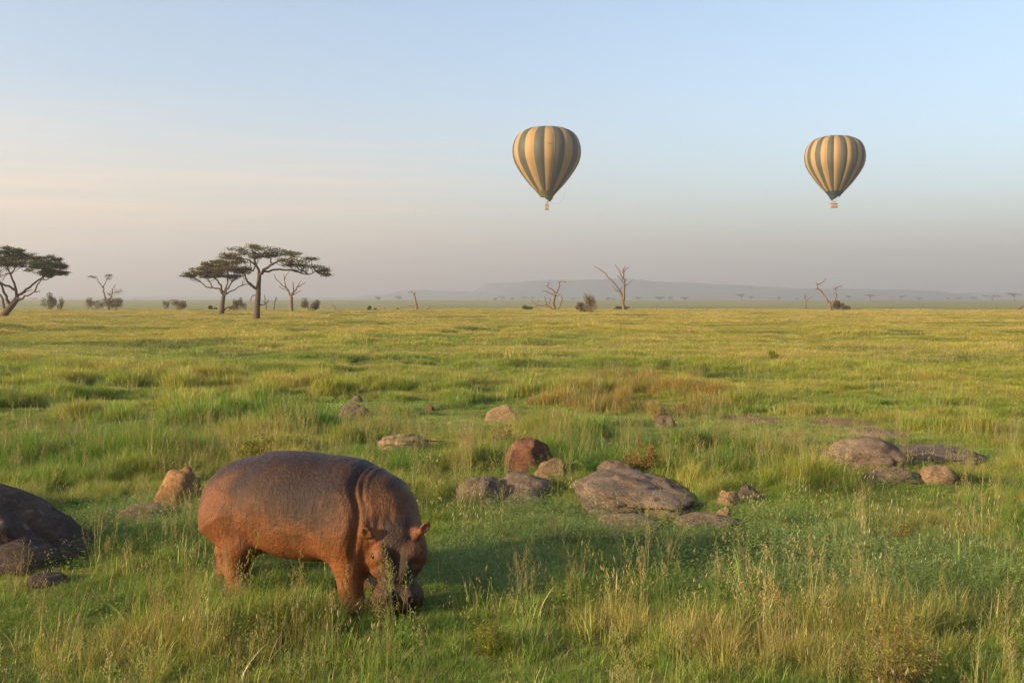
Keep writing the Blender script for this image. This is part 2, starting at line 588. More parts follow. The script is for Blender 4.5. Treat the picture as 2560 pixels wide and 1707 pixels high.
hill([(1150, 742), (1185, 728), (1215, 708), (1260, 706), (1330, 706), (1400, 712), (1480, 730), (1520, 742)], 4680, 12, 300, 380)
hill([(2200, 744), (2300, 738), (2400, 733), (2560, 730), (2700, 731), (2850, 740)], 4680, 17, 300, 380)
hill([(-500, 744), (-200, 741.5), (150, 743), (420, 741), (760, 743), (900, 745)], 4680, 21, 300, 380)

# ------------------------------------------------------------------ rocks
FOOT = []          # footprints where no grass grows: (x, y, rx, ry)
def rock(label, x0, x1, yt, yb, m, seed, q=0.42, g=0.13, h=None, rough=0.22, facets=None, name='rock', box=2.6, sink=0.35, tilt=0.0, cat='rock', group=None, lean=0.0):
    base = on_ground((x0 + x1) / 2, yb, g)
    w = (x1 - x0) / FPX * base.y / 2
    ry = w * 2 * q
    dc = base.y + ry * 0.85
    top = at_depth((x0 + x1) / 2, yt, dc)
    z0 = float(terrain(np.array([top.x]), np.array([dc]))[0])
    hh = h if h is not None else max(0.10, min(top.z - z0, 1.15 * w))
    bm = bmesh.new()
    bmesh.ops.create_icosphere(bm, subdivisions=5 if w > 0.5 else 4, radius=1)
    P = np.array([v.co[:] for v in bm.verts])
    # superellipsoid: flatter top, blunt sides
    sgn = np.sign(P); A = np.abs(P)
    k = (A[:, 0] ** box + A[:, 1] ** box + A[:, 2] ** 2.2) ** (1 / box)
    P = P / k[:, None]
    rg = random.Random(seed * 7 + 1)
    n = fbm(P[:, 0] * 1.1 + seed, P[:, 1] * 1.1, P[:, 2] * 1.1, seed=seed, oct=4)
    n2 = fbm(P[:, 0] * 3.2 + seed, P[:, 1] * 3.2, P[:, 2] * 3.2 + 5, seed=seed + 7, oct=5)
    rid = 1 - np.abs(fbm(P[:, 0] * 1.6 - seed, P[:, 1] * 1.6, P[:, 2] * 2.4, seed=seed + 13, oct=2)) * 6
    P = P * (1 + rough * 1.2 * n + rough * 0.30 * n2)[:, None]
    for _ in range(facets if facets is not None else (7 if rough > 0.15 else 2)):                                  # broken flat faces
        nv = Vector((rg.uniform(-1, 1), rg.uniform(-1, 1), rg.uniform(-.1, .8))).normalized()
        nv = np.array(nv[:])
        dd = P @ nv - rg.uniform(0.62, 0.92)
        P = P - np.clip(dd, 0, None)[:, None] * nv * 0.82
    P = P * (1 - 0.11 * min(1, rough / 0.13) ** 2 * np.clip(rid, 0, 1) + rough * 0.08 * n2)[:, None]
    P[:, 2] += lean * P[:, 0]
    # the widest girth lies below the turf, so only the cap shows
    cut = P[:, 2].max() * 0.22
    vis = P[:, 2] > cut
    for ax, half in ((0, w), (1, ry)):
        lo_, hi_ = P[vis, ax].min(), P[vis, ax].max()
        P[:, ax] = (P[:, ax] - (lo_ + hi_) / 2) * (2 * half / (hi_ - lo_))
    zt = P[:, 2].max()
    P[:, 2] = np.where(P[:, 2] > cut, (P[:, 2] - cut) / (zt - cut) * hh, (P[:, 2] - cut) * min(hh, 0.5))
    for v, c in zip(bm.verts, P):
        v.co = c
    me = bpy.data.meshes.new(name)
    bm.to_mesh(me); bm.free()
    me.polygons.foreach_set('use_smooth', [True] * len(me.polygons))
    o = link(name, me, M[m])
    o.location = (top.x, dc, z0)
    o.rotation_euler = (0, tilt, 0)
    tag(o, label, cat, group)
    FOOT.append((top.x, dc, w * 0.9, ry * 0.9))
    return o

rock('large dark sloping boulder cut off by the left edge of the picture', -260, 250, 1196, 1412, 'rock_dark', 3, 0.46, 0.10, lean=-0.42, rough=0.15, facets=0, name='boulder', cat='boulder', box=2.1)
rock('flat dark stone low in the grass in front of the dark boulder', 62, 172, 1410, 1436, 'rock_dark', 5, 0.5, h=0.10, rough=0.12, facets=1)
rock('upright tawny orange boulder behind the hippo rump', 384, 506, 1140, 1240, 'rock_orange', 12, 0.5, name='boulder', cat='boulder', lean=0.30, rough=0.2, h=0.50, facets=2, box=2.0)
rock('small tan stone between tawny boulder and hippo back', 524, 560, 1139, 1190, 'rock_tan', 14)
rock('low mossy grey stone mound left of the hippo rump', 296, 432, 1250, 1284, 'rock_brown', 17, 0.6, rough=0.12, h=0.15, g=0.08, facets=0)
GS = 'stones scattered over the left short lawn'
rock('orange stone, leftmost of the low stones beyond the hippo back', 757, 800, 1022, 1044, 'rock_orange', 21, group=GS)
rock('reddish humped stone at the left of the stone pile beyond the hippo', 845, 884, 997, 1026, 'rock_red', 23, group=GS)
rock('small pale stone on top of the stone pile beyond the hippo', 884, 906, 994, 1012, 'rock_tan', 25, group=GS)
rock('broad grey brown stone, largest of the pile beyond the hippo', 848, 924, 1004, 1038, 'rock_grey', 27, group=GS)
rock('faint grey stone in tall grass above the stone pile', 878, 908, 977, 994, 'rock_grey', 28, group=GS)
rock('low pinkish stone right of the stone pile beyond the hippo', 956, 978, 997, 1014, 'rock_tan', 29, group=GS)
rock('lone reddish stone at the left end of the short lawn', 1062, 1086, 1000, 1016, 'rock_red', 31, group=GS)
rock('pale tan block shaped boulder standing alone on the short lawn', 1210, 1300, 1012, 1050, 'rock_tan', 35, 0.35, name='boulder', cat='boulder', box=3.4, rough=0.2, g=0.06)
rock('sloping tan stone between driftwood log and red brown boulder', 1142, 1196, 1081, 1116, 'rock_orange', 37, lean=0.3)
rock('large red brown rounded boulder with a dark crack', 1256, 1388, 1090, 1168, 'rock_red', 42, 0.5, name='boulder', cat='boulder', rough=0.16, facets=2, g=0.06, h=0.50, box=2.0)
rock('dark grey boulder behind right side of the red brown boulder', 1352, 1416, 1110, 1160, 'rock_dark', 43, 0.5, rough=0.15, facets=2)
rock('low sandy stone at the foot of the red brown boulder', 1330, 1412, 1134, 1172, 'rock_tan', 44, 0.3)
rock('low grey stone left of the rusty shrub', 1490, 1596, 1149, 1186, 'rock_brown', 47, 0.5, rough=0.14, facets=1, h=0.24, g=0.06)
rock('left humped grey brown rock beside straw clump', 1128, 1280, 1194, 1262, 'rock_brown', 51, 0.75, box=2.0, rough=0.28, h=0.26, facets=1, g=0.06)
rock('domed grey brown rock right of the straw covered hump', 1212, 1382, 1185, 1250, 'rock_brown', 54, 0.70, box=2.0, rough=0.28, h=0.31, facets=1, g=0.06)
rock('low sandy ledge in front of the two humped rocks', 1236, 1376, 1228, 1264, 'rock_brown', 55, 0.35, h=0.16, rough=0.12, facets=1, g=0.04)
rock('broad flat grey rock slab, largest slab in the picture', 1416, 1764, 1190, 1284, 'rock_brown', 62, 0.74, h=0.25, rough=0.27, facets=1, name='rock_slab', cat='rock slab', g=0.05, box=2.0)
rock('lower grey ledge under the front of the broad slab', 1480, 1660, 1262, 1322, 'rock_brown', 63, 0.5, h=0.15, rough=0.15, name='rock_slab', cat='rock slab', g=0.03)
rock('thin tongue of grey rock running right from the broad slab', 1668, 1876, 1268, 1312, 'rock_brown', 65, 0.26, h=0.15, rough=0.2, name='rock_slab', cat='rock slab', g=0.05)
GP = 'stones piled by the reeds'
rock('upright rounded stone at the foot of the rusty reeds', 1614, 1642, 983, 1012, 'rock_tan', 71, group=GP, g=0.05)
rock('small slanted stone at the top of the reed stone pile', 1636, 1660, 1008, 1024, 'rock_orange', 72, group=GP, g=0.05)
rock('second thin slanted stone down the reed stone pile', 1634, 1664, 1018, 1034, 'rock_tan', 73, group=GP, g=0.05)
rock('third small stone down the reed stone pile', 1631, 1660, 1029, 1046, 'rock_red', 74, group=GP, g=0.05)
rock('tiny bright stone beside the reed stone pile', 1656, 1672, 1024, 1036, 'rock_orange', 75, group=GP, g=0.05)
rock('grey wedge shaped stone, bottom and largest of the reed stone pile', 1636, 1688, 1034, 1064, 'rock_grey', 76, group=GP, g=0.05)
rock('leaning reddish stone right of the reed stone pile', 1682, 1718, 998, 1026, 'rock_red', 77, group=GP, g=0.05, lean=0.4)
rock('small brown stone touching the leaning reddish stone on its right', 1714, 1740, 1010, 1030, 'rock_red', 78, group=GP, g=0.05)
rock('flat grey stone below the leaning reddish stone', 1685, 1708, 1024, 1038, 'rock_grey', 79, group=GP, g=0.05)
rock('rounded pinkish stone alone in grass below the reed pile', 1643, 1684, 1073, 1096, 'rock_tan', 81)
rock('thin pale stone in the grass above the red brown boulder', 1506, 1532, 1063, 1084, 'rock_tan', 82, lean=0.3)
rock('flat pale stone in grass right of the grey slab', 1792, 1854, 1219, 1242, 'rock_tan', 84, 0.3)
rock('small brown stone in grass below flat pale stone', 1792, 1834, 1249, 1270, 'rock_tan', 85)
rock('low grey stone half hidden by yellow grass', 1840, 1905, 1200, 1226, 'rock_grey', 86, 0.3)
rock('smooth grey rock dome at the right with long low profile', 2030, 2292, 1089, 1160, 'rock_brown', 91, 0.40, name='boulder', cat='boulder', rough=0.16, g=0.05, box=2.0, facets=0)
rock('flat pale grey slab with dark pools behind rock dome', 2230, 2446, 1090, 1160, 'rock_grey', 93, 0.8, h=0.17, rough=0.22, facets=0, name='rock_slab', cat='rock slab', g=0.0)
rock('thin flat pale slab behind the top of the rock dome', 2130, 2260, 1070, 1096, 'rock_brown', 95, 0.7, h=0.12, rough=0.1, name='rock_slab', cat='rock slab', g=0.0)
rock('long low tan rock below the rock dome', 2160, 2326, 1160, 1204, 'rock_brown', 97, 0.3, rough=0.2, facets=0, h=0.24, g=0.05)
rock('orange tan stone at the right end of the long tan rock', 2298, 2394, 1170, 1206, 'rock_tan', 99, 0.4, rough=0.12, facets=1, h=0.24, g=0.05)

# ------------------------------------------------------------------ fallen log
def fallen_log():
    rng = random.Random(4)
    a = on_ground(945, 1120, 0.1); b = on_ground(1085, 1112, 0.12)
    mb = MB()
    off = a.copy()
    def P(t, s, z):
        p = a.lerp(b, t)
        return Vector((p.x, p.y + s, p.z + z))
    for (s, z, r, t0, t1) in ((0.0, 0.16, 0.13, 0.0, 1.0), (0.22, 0.22, 0.10, 0.05, 0.88), (-0.2, 0.08, 0.08, 0.1, 0.85), (0.1, 0.27, 0.05, 0.2, 0.75), (-0.08, 0.21, 0.05, 0.15, 0.95)):
        pts = wiggle([P(t0, s, z), P((t0 + t1) / 2, s + rng.uniform(-.06, .06), z + 0.03), P(t1, s + rng.uniform(-.08, .08), z - 0.05)], rng, 0.05, 4)
        mb.tube(pts, [r * f for f in (0.45, 0.8, 0.95, 1.0, 0.9, 1.0, 0.85, 0.6, 0.25)], 9)
    for k in range(7):
        t = rng.random()
        p = P(t, rng.uniform(-.2, .2), 0.2)
        mb.tube([p, p + Vector((rng.uniform(.2, .5), rng.uniform(-.1, .1), rng.uniform(-0.04, .10)))], [0.035, 0.008], 5)
    o = mb.build('fallen_log', M['log'], off=off)
    o.location = off
    tag(o, 'bleached splintered driftwood log lying in grass beyond the hippo', 'log')
    FOOT.append(((a.x + b.x) / 2, (a.y + b.y) / 2, abs(b.x - a.x) / 2, 0.25))
fallen_log()

# ------------------------------------------------------------------ trees
def c3(x, y): return (0.36565 * x, 590 + 0.36565 * y)
def c4(x, y): return (860 + 0.36565 * x, 640 + 0.36565 * y)
def c5(x, y): return (1720 + 0.35714 * x, 640 + 0.35714 * y)

def base_depth(px, py):
    p = on_ground(px, py, 0.15)
    return p

def acacia(label, conv, trunk, limbs, pads, leafmat, seed, leaves, lsize=0.22, depth_ratio=0.85, group=None, twigs=3, thick=1.0):
    rng = random.Random(seed)
    bx, by = conv(*trunk[0][:2])
    base = base_depth(bx, by)
    D = base.y
    mpp = D / FPX * 0.36565           # metres per crop pixel
    cxm = sum(p[0] for p in pads) / len(pads)
    half = max(abs(p[0] - cxm) for p in pads) * mpp
    def W3(x, y, dy=0.0):
        q = conv(x, y)
        v = at_depth(q[0], q[1], D)
        v.y += dy
        return v
    root = empty('acacia_tree', base)
    tag(root, label, 'acacia tree', group)
    mb = MB()
    pts = [W3(t[0], t[1]) for t in trunk]
    pts[0].z = base.z - 0.3
    pw = wiggle(pts, rng, 0.02, 2)
    rads = []
    for i in range(len(pw)):
        f = i / (len(pw) - 1)
        rads.append((trunk[0][2] + (trunk[-1][2] - trunk[0][2]) * min(1, f * 1.0)) * mpp * (1.35 if i == 0 else 1.0))
    mb.tube(pw, rads, 10)
    tips = [(pw[-1], rads[-1])]
    nodes = [(p, 0.0) for p in pts]
    lim3 = []
    for li, L in enumerate(limbs):
        dsign = rng.uniform(-1, 1) * depth_ratio
        # depth grows away from the first point
        P = []
        x0, y0 = L['p'][0]
        start_dy = 0.0
        best = None
        for Q in lim3:
            for (qx, qy, qd) in Q:
                dd = (qx - x0) ** 2 + (qy - y0) ** 2
                if dd < 500 and (best is None or dd < best[0]):
                    best = (dd, qd)
        if best:
            start_dy = best[1]
        path = []
        acc = 0
        for k, (x, y) in enumerate(L['p']):
            if k:
                acc += math.hypot(x - L['p'][k - 1][0], y - L['p'][k - 1][1]) * mpp
            path.append((x, y, start_dy + dsign * acc * 0.7))
        lim3.append(path)
        P = [W3(*q) for q in path]
        Pw = wiggle(P, rng, 0.06, 3)
        mb.tube(Pw, taper(L['r'] * mpp, L.get('e', 2.0) * mpp, len(Pw)), 7)
        for p in Pw[len(Pw) // 2:]:
            tips.append((p, 0.03))
    # pads
    crown = MB()
    per = leaves // len(pads)
    for (px_, py_, rx, ry) in pads:
        off = (px_ - cxm) * mpp
        md = math.sqrt(max(0.05, 1 - min(0.98, (off / (half * 1.05))) ** 2)) * half * depth_ratio
        for rep in range(2):
            dy = rng.uniform(-1, 1) * md * (0.55 if rep == 0 else 1.0)
            c = W3(px_ + rng.uniform(-6, 6), py_ + rng.uniform(-3, 3), dy)
            RX, RZ = rx * mpp, ry * mpp * thick
            RY = RX * 0.9
            # twigs from the closest limb points
            near = sorted(tips, key=lambda t_: (t_[0] - c).length)[:4]
            for k in range(twigs):
                s_ = rng.choice(near)[0]
                e_ = c + Vector((rng.uniform(-.8, .8) * RX, rng.uniform(-.8, .8) * RY, rng.uniform(-.6, .3) * RZ))
                tw = wiggle([s_, s_.lerp(e_, 0.55) - Vector((0, 0, 0.06 * (e_ - s_).length)), e_], rng, 0.07, 2)
                mb.tube(tw, taper(0.055, 0.018, len(tw)), 4, False)
            # clumps of leaves
            ncl = max(4, int(RX * RY * 2.2))
            for c_ in range(ncl):
                a = rng.uniform(0, 2 * PI); r_ = math.sqrt(rng.random())
                cc = c + Vector((math.cos(a) * r_ * RX, math.sin(a) * r_ * RY, (rng.uniform(-1, 1) * 0.7 + 0.3) * RZ * (1 - r_ * r_ * 0.6)))
                for _ in range(max(3, per // 2 // ncl)):
                    p = cc + Vector((rng.gauss(0, 0.36), rng.gauss(0, 0.36), rng.gauss(0, 0.13)))
                    crown.leaf(p, lsize, rng, 0.55, 0.45)
    o = mb.build('trunk', M['bark'], root, off=base)
    crown.build('crown', M[leafmat], root, smooth=False, off=base)
    return root

GA = 'acacias standing on the near plain'
acacia('umbrella acacia with dense dark crown cut by the left picture edge', c3,
       [(8, 552, 26), (45, 515, 22), (85, 470, 20), (115, 430, 18)],
       [dict(p=[(70, 480), (58, 430), (50, 370), (40, 320), (0, 270)], r=12, e=5),
        dict(p=[(115, 430), (120, 380), (115, 320), (100, 265), (80, 225)], r=12, e=4),
        dict(p=[(115, 430), (160, 365), (215, 312), (262, 272), (305, 240)], r=10, e=4),
        dict(p=[(105, 445), (180, 408), (250, 384), (300, 378)], r=9, e=3),
        dict(p=[(255, 383), (275, 330), (315, 298), (365, 285), (400, 262)], r=6, e=2),
        dict(p=[(110, 370), (60, 340), (0, 290), (-60, 250)], r=9, e=4),
        dict(p=[(95, 470), (140, 440), (165, 432)], r=8, e=2),
        dict(p=[(140, 392), (175, 380), (215, 370)], r=5, e=2),
        dict(p=[(45, 515), (0, 430), (-60, 360), (-120, 290)], r=11, e=4),
        dict(p=[(100, 265), (140, 220), (180, 190)], r=6, e=2)],
       [(100, 108, 85, 16), (0, 125, 90, 20), (-100, 145, 80, 20), (60, 145, 100, 24), (180, 148, 90, 22), (280, 170, 85, 24), (350, 195, 65, 20), (398, 215, 34, 14), (405, 255, 26, 12), (330, 238, 70, 18), (230, 200, 90, 20), (120, 190, 100, 20), (20, 195, 80, 18), (-80, 190, 90, 20), (-160, 205, 60, 18), (365, 268, 36, 10), (-20, 160, 80, 20)],
       'leaf_dark', 7, 38000, group=GA, lsize=0.26, thick=1.75)
acacia('smaller umbrella acacia with brown green crown left of the tallest tree', c3,
       [(1512, 532, 18), (1520, 470, 15), (1530, 405, 13)],
       [dict(p=[(1530, 405), (1490, 360), (1440, 352), (1390, 350), (1340, 312), (1295, 285)], r=8, e=3),
        dict(p=[(1530, 405), (1565, 360), (1600, 315), (1650, 280)], r=8, e=3),
        dict(p=[(1525, 385), (1500, 320), (1470, 280), (1440, 250)], r=8, e=3),
        dict(p=[(1535, 400), (1575, 375), (1620, 345), (1680, 330), (1725, 352)], r=5, e=2),
        dict(p=[(1530, 390), (1550, 320), (1540, 250)], r=7, e=3),
        dict(p=[(1440, 352), (1410, 310), (1370, 280)], r=5, e=2),
        dict(p=[(1525, 515), (1545, 495), (1565, 482)], r=7, e=2)],
       [(1300, 275, 40, 8), (1350, 255, 55, 14), (1420, 230, 65, 20), (1400, 205, 55, 12), (1500, 200, 75, 20), (1470, 245, 85, 20), (1560, 235, 75, 20), (1620, 220, 65, 18), (1645, 250, 55, 16), (1580, 188, 55, 12), (1680, 235, 36, 12), (1500, 275, 55, 9), (1400, 280, 45, 8), (1600, 278, 55, 9), (1490, 178, 36, 7)],
       'leaf_brown', 15, 28000, group=GA, lsize=0.27, thick=1.45)
acacia('tallest umbrella acacia with sparse airy crown and forked trunk', c3,
       [(1748, 572, 24), (1757, 500, 19), (1765, 400, 16), (1768, 330, 15), (1772, 250, 13)],
       [dict(p=[(1762, 370), (1725, 335), (1700, 300), (1690, 265), (1650, 240), (1600, 225)], r=11, e=3),
        dict(p=[(1772, 262), (1830, 222), (1880, 195), (1920, 175), (1985, 185), (2040, 180)], r=11, e=3),
        dict(p=[(1800, 240), (1880, 230), (1960, 232), (2040, 245), (2110, 262), (2150, 240), (2210, 232)], r=8, e=2),
        dict(p=[(1772, 250), (1745, 200), (1730, 160), (1762, 135), (1790, 110)], r=10, e=3),
        dict(p=[(1745, 200), (1700, 165), (1650, 150), (1600, 140), (1540, 140)], r=7, e=2),
        dict(p=[(1730, 160), (1712, 110), (1690, 60)], r=6, e=2),
        dict(p=[(1880, 195), (1850, 150), (1800, 140), (1760, 112)], r=6, e=2),
        dict(p=[(1920, 175), (2000, 158), (2080, 150), (2120, 158)], r=6, e=2),
        dict(p=[(1850, 150), (1880, 115), (1940, 105)], r=5, e=2),
        dict(p=[(1755, 408), (1725, 408), (1700, 440)], r=5, e=2),
        dict(p=[(1768, 475), (1810, 470), (1836, 445)], r=5, e=2),
        dict(p=[(1690, 265), (1740, 245), (1760, 240)], r=6, e=4)],
       [(1700, 65, 36, 9), (1770, 88, 60, 13), (1860, 92, 60, 13), (1650, 100, 45, 11), (1570, 125, 45, 10), (1600, 155, 55, 11), (1700, 128, 60, 12), (1830, 125, 60, 11), (1940, 112, 55, 11), (2030, 128, 55, 13), (2100, 152, 45, 10), (1540, 150, 36, 8), (2000, 170, 50, 9), (2070, 205, 50, 8), (2150, 212, 55, 10), (2205, 235, 36, 11), (2225, 265, 18, 9), (1650, 180, 45, 12), (1960, 200, 40, 7), (1790, 150, 40, 8)],
       'leaf_sparse', 23, 11000, group=GA, twigs=5)

def dead_tree(label, conv, limbs, seed, group=None, name='dead_tree', cat='dead tree', scale=0.36565, base=None):
    rng = random.Random(seed)
    bx, by = conv(*limbs[0][0][0])
    if base is not None:
        bx, by = conv(*base)
    b = base_depth(bx, by)
    D = b.y
    mpp = D / FPX * scale
    root = empty(name, b)
    tag(root, label, cat, group)
    for i, (P, r0, r1) in enumerate(limbs):
        mb = MB()
        dy = rng.uniform(-.5, .5)
        acc = 0; pts = []
        for k, (x, y) in enumerate(P):
            if k:
                acc += math.hypot(x - P[k - 1][0], y - P[k - 1][1]) * mpp
            q = conv(x, y)
            v = at_depth(q[0], q[1], D)
            v.y += dy * acc * (0.1 if i == 0 else 0.8)
            pts.append(v)
        if i == 0:
            pts[0].z = b.z - 0.2
        Pw = wiggle(pts, rng, 0.045, 3)
        mb.tube(Pw, taper(r0 * mpp, r1 * mpp, len(Pw)), 7)
        for k in range(2 if i else 1):           # broken twigs
            s_ = rng.choice(Pw[len(Pw) // 2:])
            d_ = Vector((rng.uniform(-1, 1), rng.uniform(-1, 1), rng.uniform(0, 1))) * 10 * mpp
            mb.tube(wiggle([s_, s_ + d_], rng, 0.08, 2), [r1 * mpp * 0.6, r1 * mpp * 0.4, 0.012], 4)
        mb.build('trunk' if i == 0 else 'limb', M['deadwood'], root, off=b)
    return root

GD = 'dead trees on the plain'
dead_tree('bare forked dead tree just right of the tallest acacia', c3,
          [([(1998, 517), (1992, 460), (1985, 410)], 15, 11),
           ([(1985, 415), (1955, 355), (1940, 300), (1930, 260)], 7, 2), ([(1955, 355), (1920, 325), (1885, 285), (1878, 262)], 4, 2),
           ([(1990, 410), (2010, 365), (2012, 315)], 7, 3), ([(2000, 400), (2035, 350), (2065, 310)], 6, 2), ([(2035, 350), (2085, 322)], 4, 2),
           ([(1942, 300), (1958, 270), (1985, 235)], 3, 1.5), ([(1965, 375), (1930, 360), (1905, 342)], 3, 1.5), ([(2000, 405), (2030, 385), (2058, 374)], 3, 1.5)], 3, GD)
dead_tree('small dead trunk with hooked branch right of tallest acacia trunk', c3,
          [([(1822, 505), (1818, 470), (1812, 440)], 6, 4), ([(1812, 440), (1808, 400)], 4, 2), ([(1818, 470), (1795, 440)], 3, 1.5), ([(1815, 450), (1836, 440)], 3, 1.5)], 5, GD)
dead_tree('thin leaning dead pole left of the forked dead tree', c3,
          [([(1868, 505), (1876, 455), (1888, 420)], 7, 4), ([(1880, 440), (1895, 432)], 3, 2)], 6, GD)
dead_tree('thin bent twig standing alone right of the round grey bush', c3,
          [([(2296, 508), (2292, 485), (2270, 468)], 3, 2)], 8, GD, name='dead_sapling', cat='dead sapling')
dead_tree('dead trunk with top hooked left and limbs fallen at its foot', c4,
          [([(503, 368), (495, 330), (487, 290), (478, 262)], 9, 5), ([(478, 262), (470, 250), (440, 247)], 4, 2), ([(480, 268), (488, 246)], 4, 2),
           ([(500, 358), (470, 346), (436, 342)], 5, 2), ([(510, 366), (560, 368), (600, 352)], 5, 2), ([(470, 248), (460, 236)], 2, 1.5), ([(575, 364), (590, 342)], 2, 1), ([(480, 344), (492, 330)], 3, 1.5)], 11, GD)
dead_tree('twisted dead tree with curling limbs and a fallen limb on the left', c4,
          [([(1445, 368), (1428, 325), (1438, 285), (1440, 268)], 12, 9),
           ([(1440, 270), (1415, 255), (1380, 240), (1356, 243)], 7, 2), ([(1440, 268), (1462, 235), (1476, 205), (1470, 178)], 7, 3), ([(1470, 180), (1495, 172), (1520, 182)], 4, 1.5),
           ([(1445, 255), (1420, 225), (1390, 215), (1398, 178)], 5, 2), ([(1395, 205), (1372, 206)], 3, 1), ([(1440, 275), (1465, 268), (1480, 258)], 5, 2),
           ([(1465, 366), (1480, 325), (1490, 300), (1486, 270)], 6, 3), ([(1430, 362), (1390, 340), (1330, 336), (1305, 322), (1282, 308)], 7, 3),
           ([(1385, 335), (1378, 300), (1370, 275)], 4, 2), ([(1325, 336), (1320, 348), (1312, 352)], 4, 2), ([(1402, 330), (1412, 300), (1402, 285)], 4, 2), ([(1326, 320), (1326, 290)], 2, 1)], 13, GD)
dead_tree('tall bare dead tree with long straight limb leaning left', c4,
          [([(1910, 372), (1905, 320), (1915, 270), (1916, 215), (1910, 150), (1910, 88)], 12, 5),
           ([(1905, 315), (1888, 240), (1845, 185), (1790, 120), (1715, 72)], 10, 2), ([(1910, 160), (1890, 115), (1868, 80), (1852, 58)], 5, 2),
           ([(1912, 110), (1920, 66)], 4, 2), ([(1912, 118), (1932, 88), (1950, 76)], 4, 1.5), ([(1914, 190), (1885, 155), (1866, 132)], 4, 1.5), ([(1918, 215), (1950, 185), (1975, 162)], 4, 1),
           ([(1892, 245), (1860, 235), (1836, 204)], 4, 1.5), ([(1888, 235), (1900, 205)], 4, 2), ([(1916, 180), (1930, 155)], 3, 1.5)], 17, GD)
dead_tree('V shaped dead tree with two crooked arms beside a low bush', c5,
          [([(1002, 382), (998, 350), (985, 322)], 12, 8), ([(985, 325), (945, 255), (915, 225), (915, 200)], 8, 4), ([(915, 200), (945, 180), (960, 155)], 5, 2), ([(915, 200), (892, 188)], 4, 2), ([(915, 230), (884, 235)], 4, 2),
           ([(1000, 350), (1028, 300), (1022, 232)], 7, 4), ([(1022, 232), (1050, 218), (1082, 210)], 5, 2), ([(1022, 235), (1022, 212)], 4, 2), ([(1010, 340), (1000, 330)], 6, 4)], 19, GD, scale=0.35714)
dead_tree('small bare dead tree left of the V shaped dead tree', c5,
          [([(825, 369), (822, 325)], 7, 5), ([(822, 325), (815, 290), (812, 262)], 4, 1.5), ([(822, 325), (840, 300), (868, 285)], 4, 1.5), ([(818, 300), (832, 270)], 3, 1)], 20, GD, scale=0.35714)
def fallen_branch():
    dead_tree('pale fallen dead branch lying on plain at the right picture edge', c5,
          [([(2262, 376), (2300, 368), (2352, 352), (2400, 346)], 6, 3), ([(2300, 368), (2330, 372), (2380, 374)], 5, 2), ([(2330, 358), (2350, 340)], 3, 1)], 25, None, 'fallen_branch', 'fallen branch', 0.35714, base=(2300, 376))
fallen_branch()

def stump(label, conv, x, y, h, w, seed):
    rng = random.Random(seed)
    b = base_depth(*conv(x, y))
    mpp = b.y / FPX * 0.36
    mb = MB()
    top = b + Vector((rng.uniform(-.2, .3) * h * mpp, 0, h * mpp))
    pts = wiggle([b - Vector((0, 0, 0.2)), b.lerp(top, 0.5), top], rng, 0.05, 2)
    mb.tube(pts, [w * mpp * f for f in (0.75, 0.55, 0.5, 0.42, 0.3)], 8)
    mb.tube([b.lerp(top, .6), b.lerp(top, .8) + Vector((w * mpp * .7, 0, h * mpp * .2))], [w * mpp * .3, w * mpp * .15], 6)
    o = mb.build('tree_stump', M['deadwood'], off=b)
    o.location = b
    tag(o, label, 'tree stump', 'stumps on the plain')
stump('short pale stump left of the dead tree with hooked top', c4, 281, 370, 20, 9, 1)
stump('narrow standing stump right of the tall bare dead tree', c4, 2130, 374, 30, 10, 2)
stump('pinkish standing stump near the right picture edge', c5, 2153, 368, 30, 11, 3)

# bushes
def bush(label, conv, x0, x1, yt, yb, leafmat, seed, n=1600, lsize=0.16, group=None, name='bush', cat='bush', stems=6, lobes=9, top=1.0, scale=0.36, depth=None, stemr=0.06, gnd=0.15, flat=0.3):
    rng = random.Random(seed)
    bx, by = conv((x0 + x1) / 2, yb)
    b = on_ground(bx, by, gnd)
    l = at_depth(*conv(x0, yb), b.y); r = at_depth(*conv(x1, yb), b.y)
    w = (r.x - l.x) / 2
    h = at_depth(*conv((x0 + x1) / 2, yt), b.y).z - b.z
    root = empty(name, b)
    tag(root, label, cat, group)
    st = MB(); fo = MB()
    cl = []
    for k in range(lobes):
        a = rng.uniform(0, 2 * PI); rr_ = math.sqrt(rng.random()) * 0.72
        z = rng.uniform(0.30, 0.85) * (1 - 0.45 * rr_ * rr_) * top
        cl.append((Vector((math.cos(a) * rr_ * w, math.sin(a) * rr_ * w * 0.8, z * h)), rng.uniform(0.26, 0.42)))
    for k in range(stems):
        c_ = cl[k % lobes][0]
        s0 = Vector((rng.uniform(-.14, .14) * w, rng.uniform(-.14, .14) * w, -0.05))
        P = wiggle([s0, s0.lerp(c_, .5) + Vector((0, 0, -0.08 * h)), c_], rng, 0.08, 2)
        st.tube(P, taper(stemr, stemr * 0.3, len(P)), 5)
        for j in range(3):
            e_ = c_ + Vector((rng.uniform(-.4, .4) * w, rng.uniform(-.4, .4) * w, rng.uniform(-.1, .3) * h))
            st.tube([P[-2], P[-1].lerp(e_, .5), e_], [stemr * .35, stemr * .2, stemr * .08], 4, False)
    for k in range(n):
        c_, s = cl[rng.randrange(lobes)]
        v = Vector((rng.gauss(0, 1), rng.gauss(0, 1), rng.gauss(0, 1))).normalized() * (rng.random() ** 0.45)
        p = c_ + Vector((v.x * s * w, v.y * s * w, v.z * s * h * 0.75))
        if p.z < 0.02:
            continue
        fo.leaf(p, lsize, rng, flat, 0.5)
    st.build('stem', M['stem'], root)
    fo.build('foliage', M[leafmat], root, smooth=False)
    return root

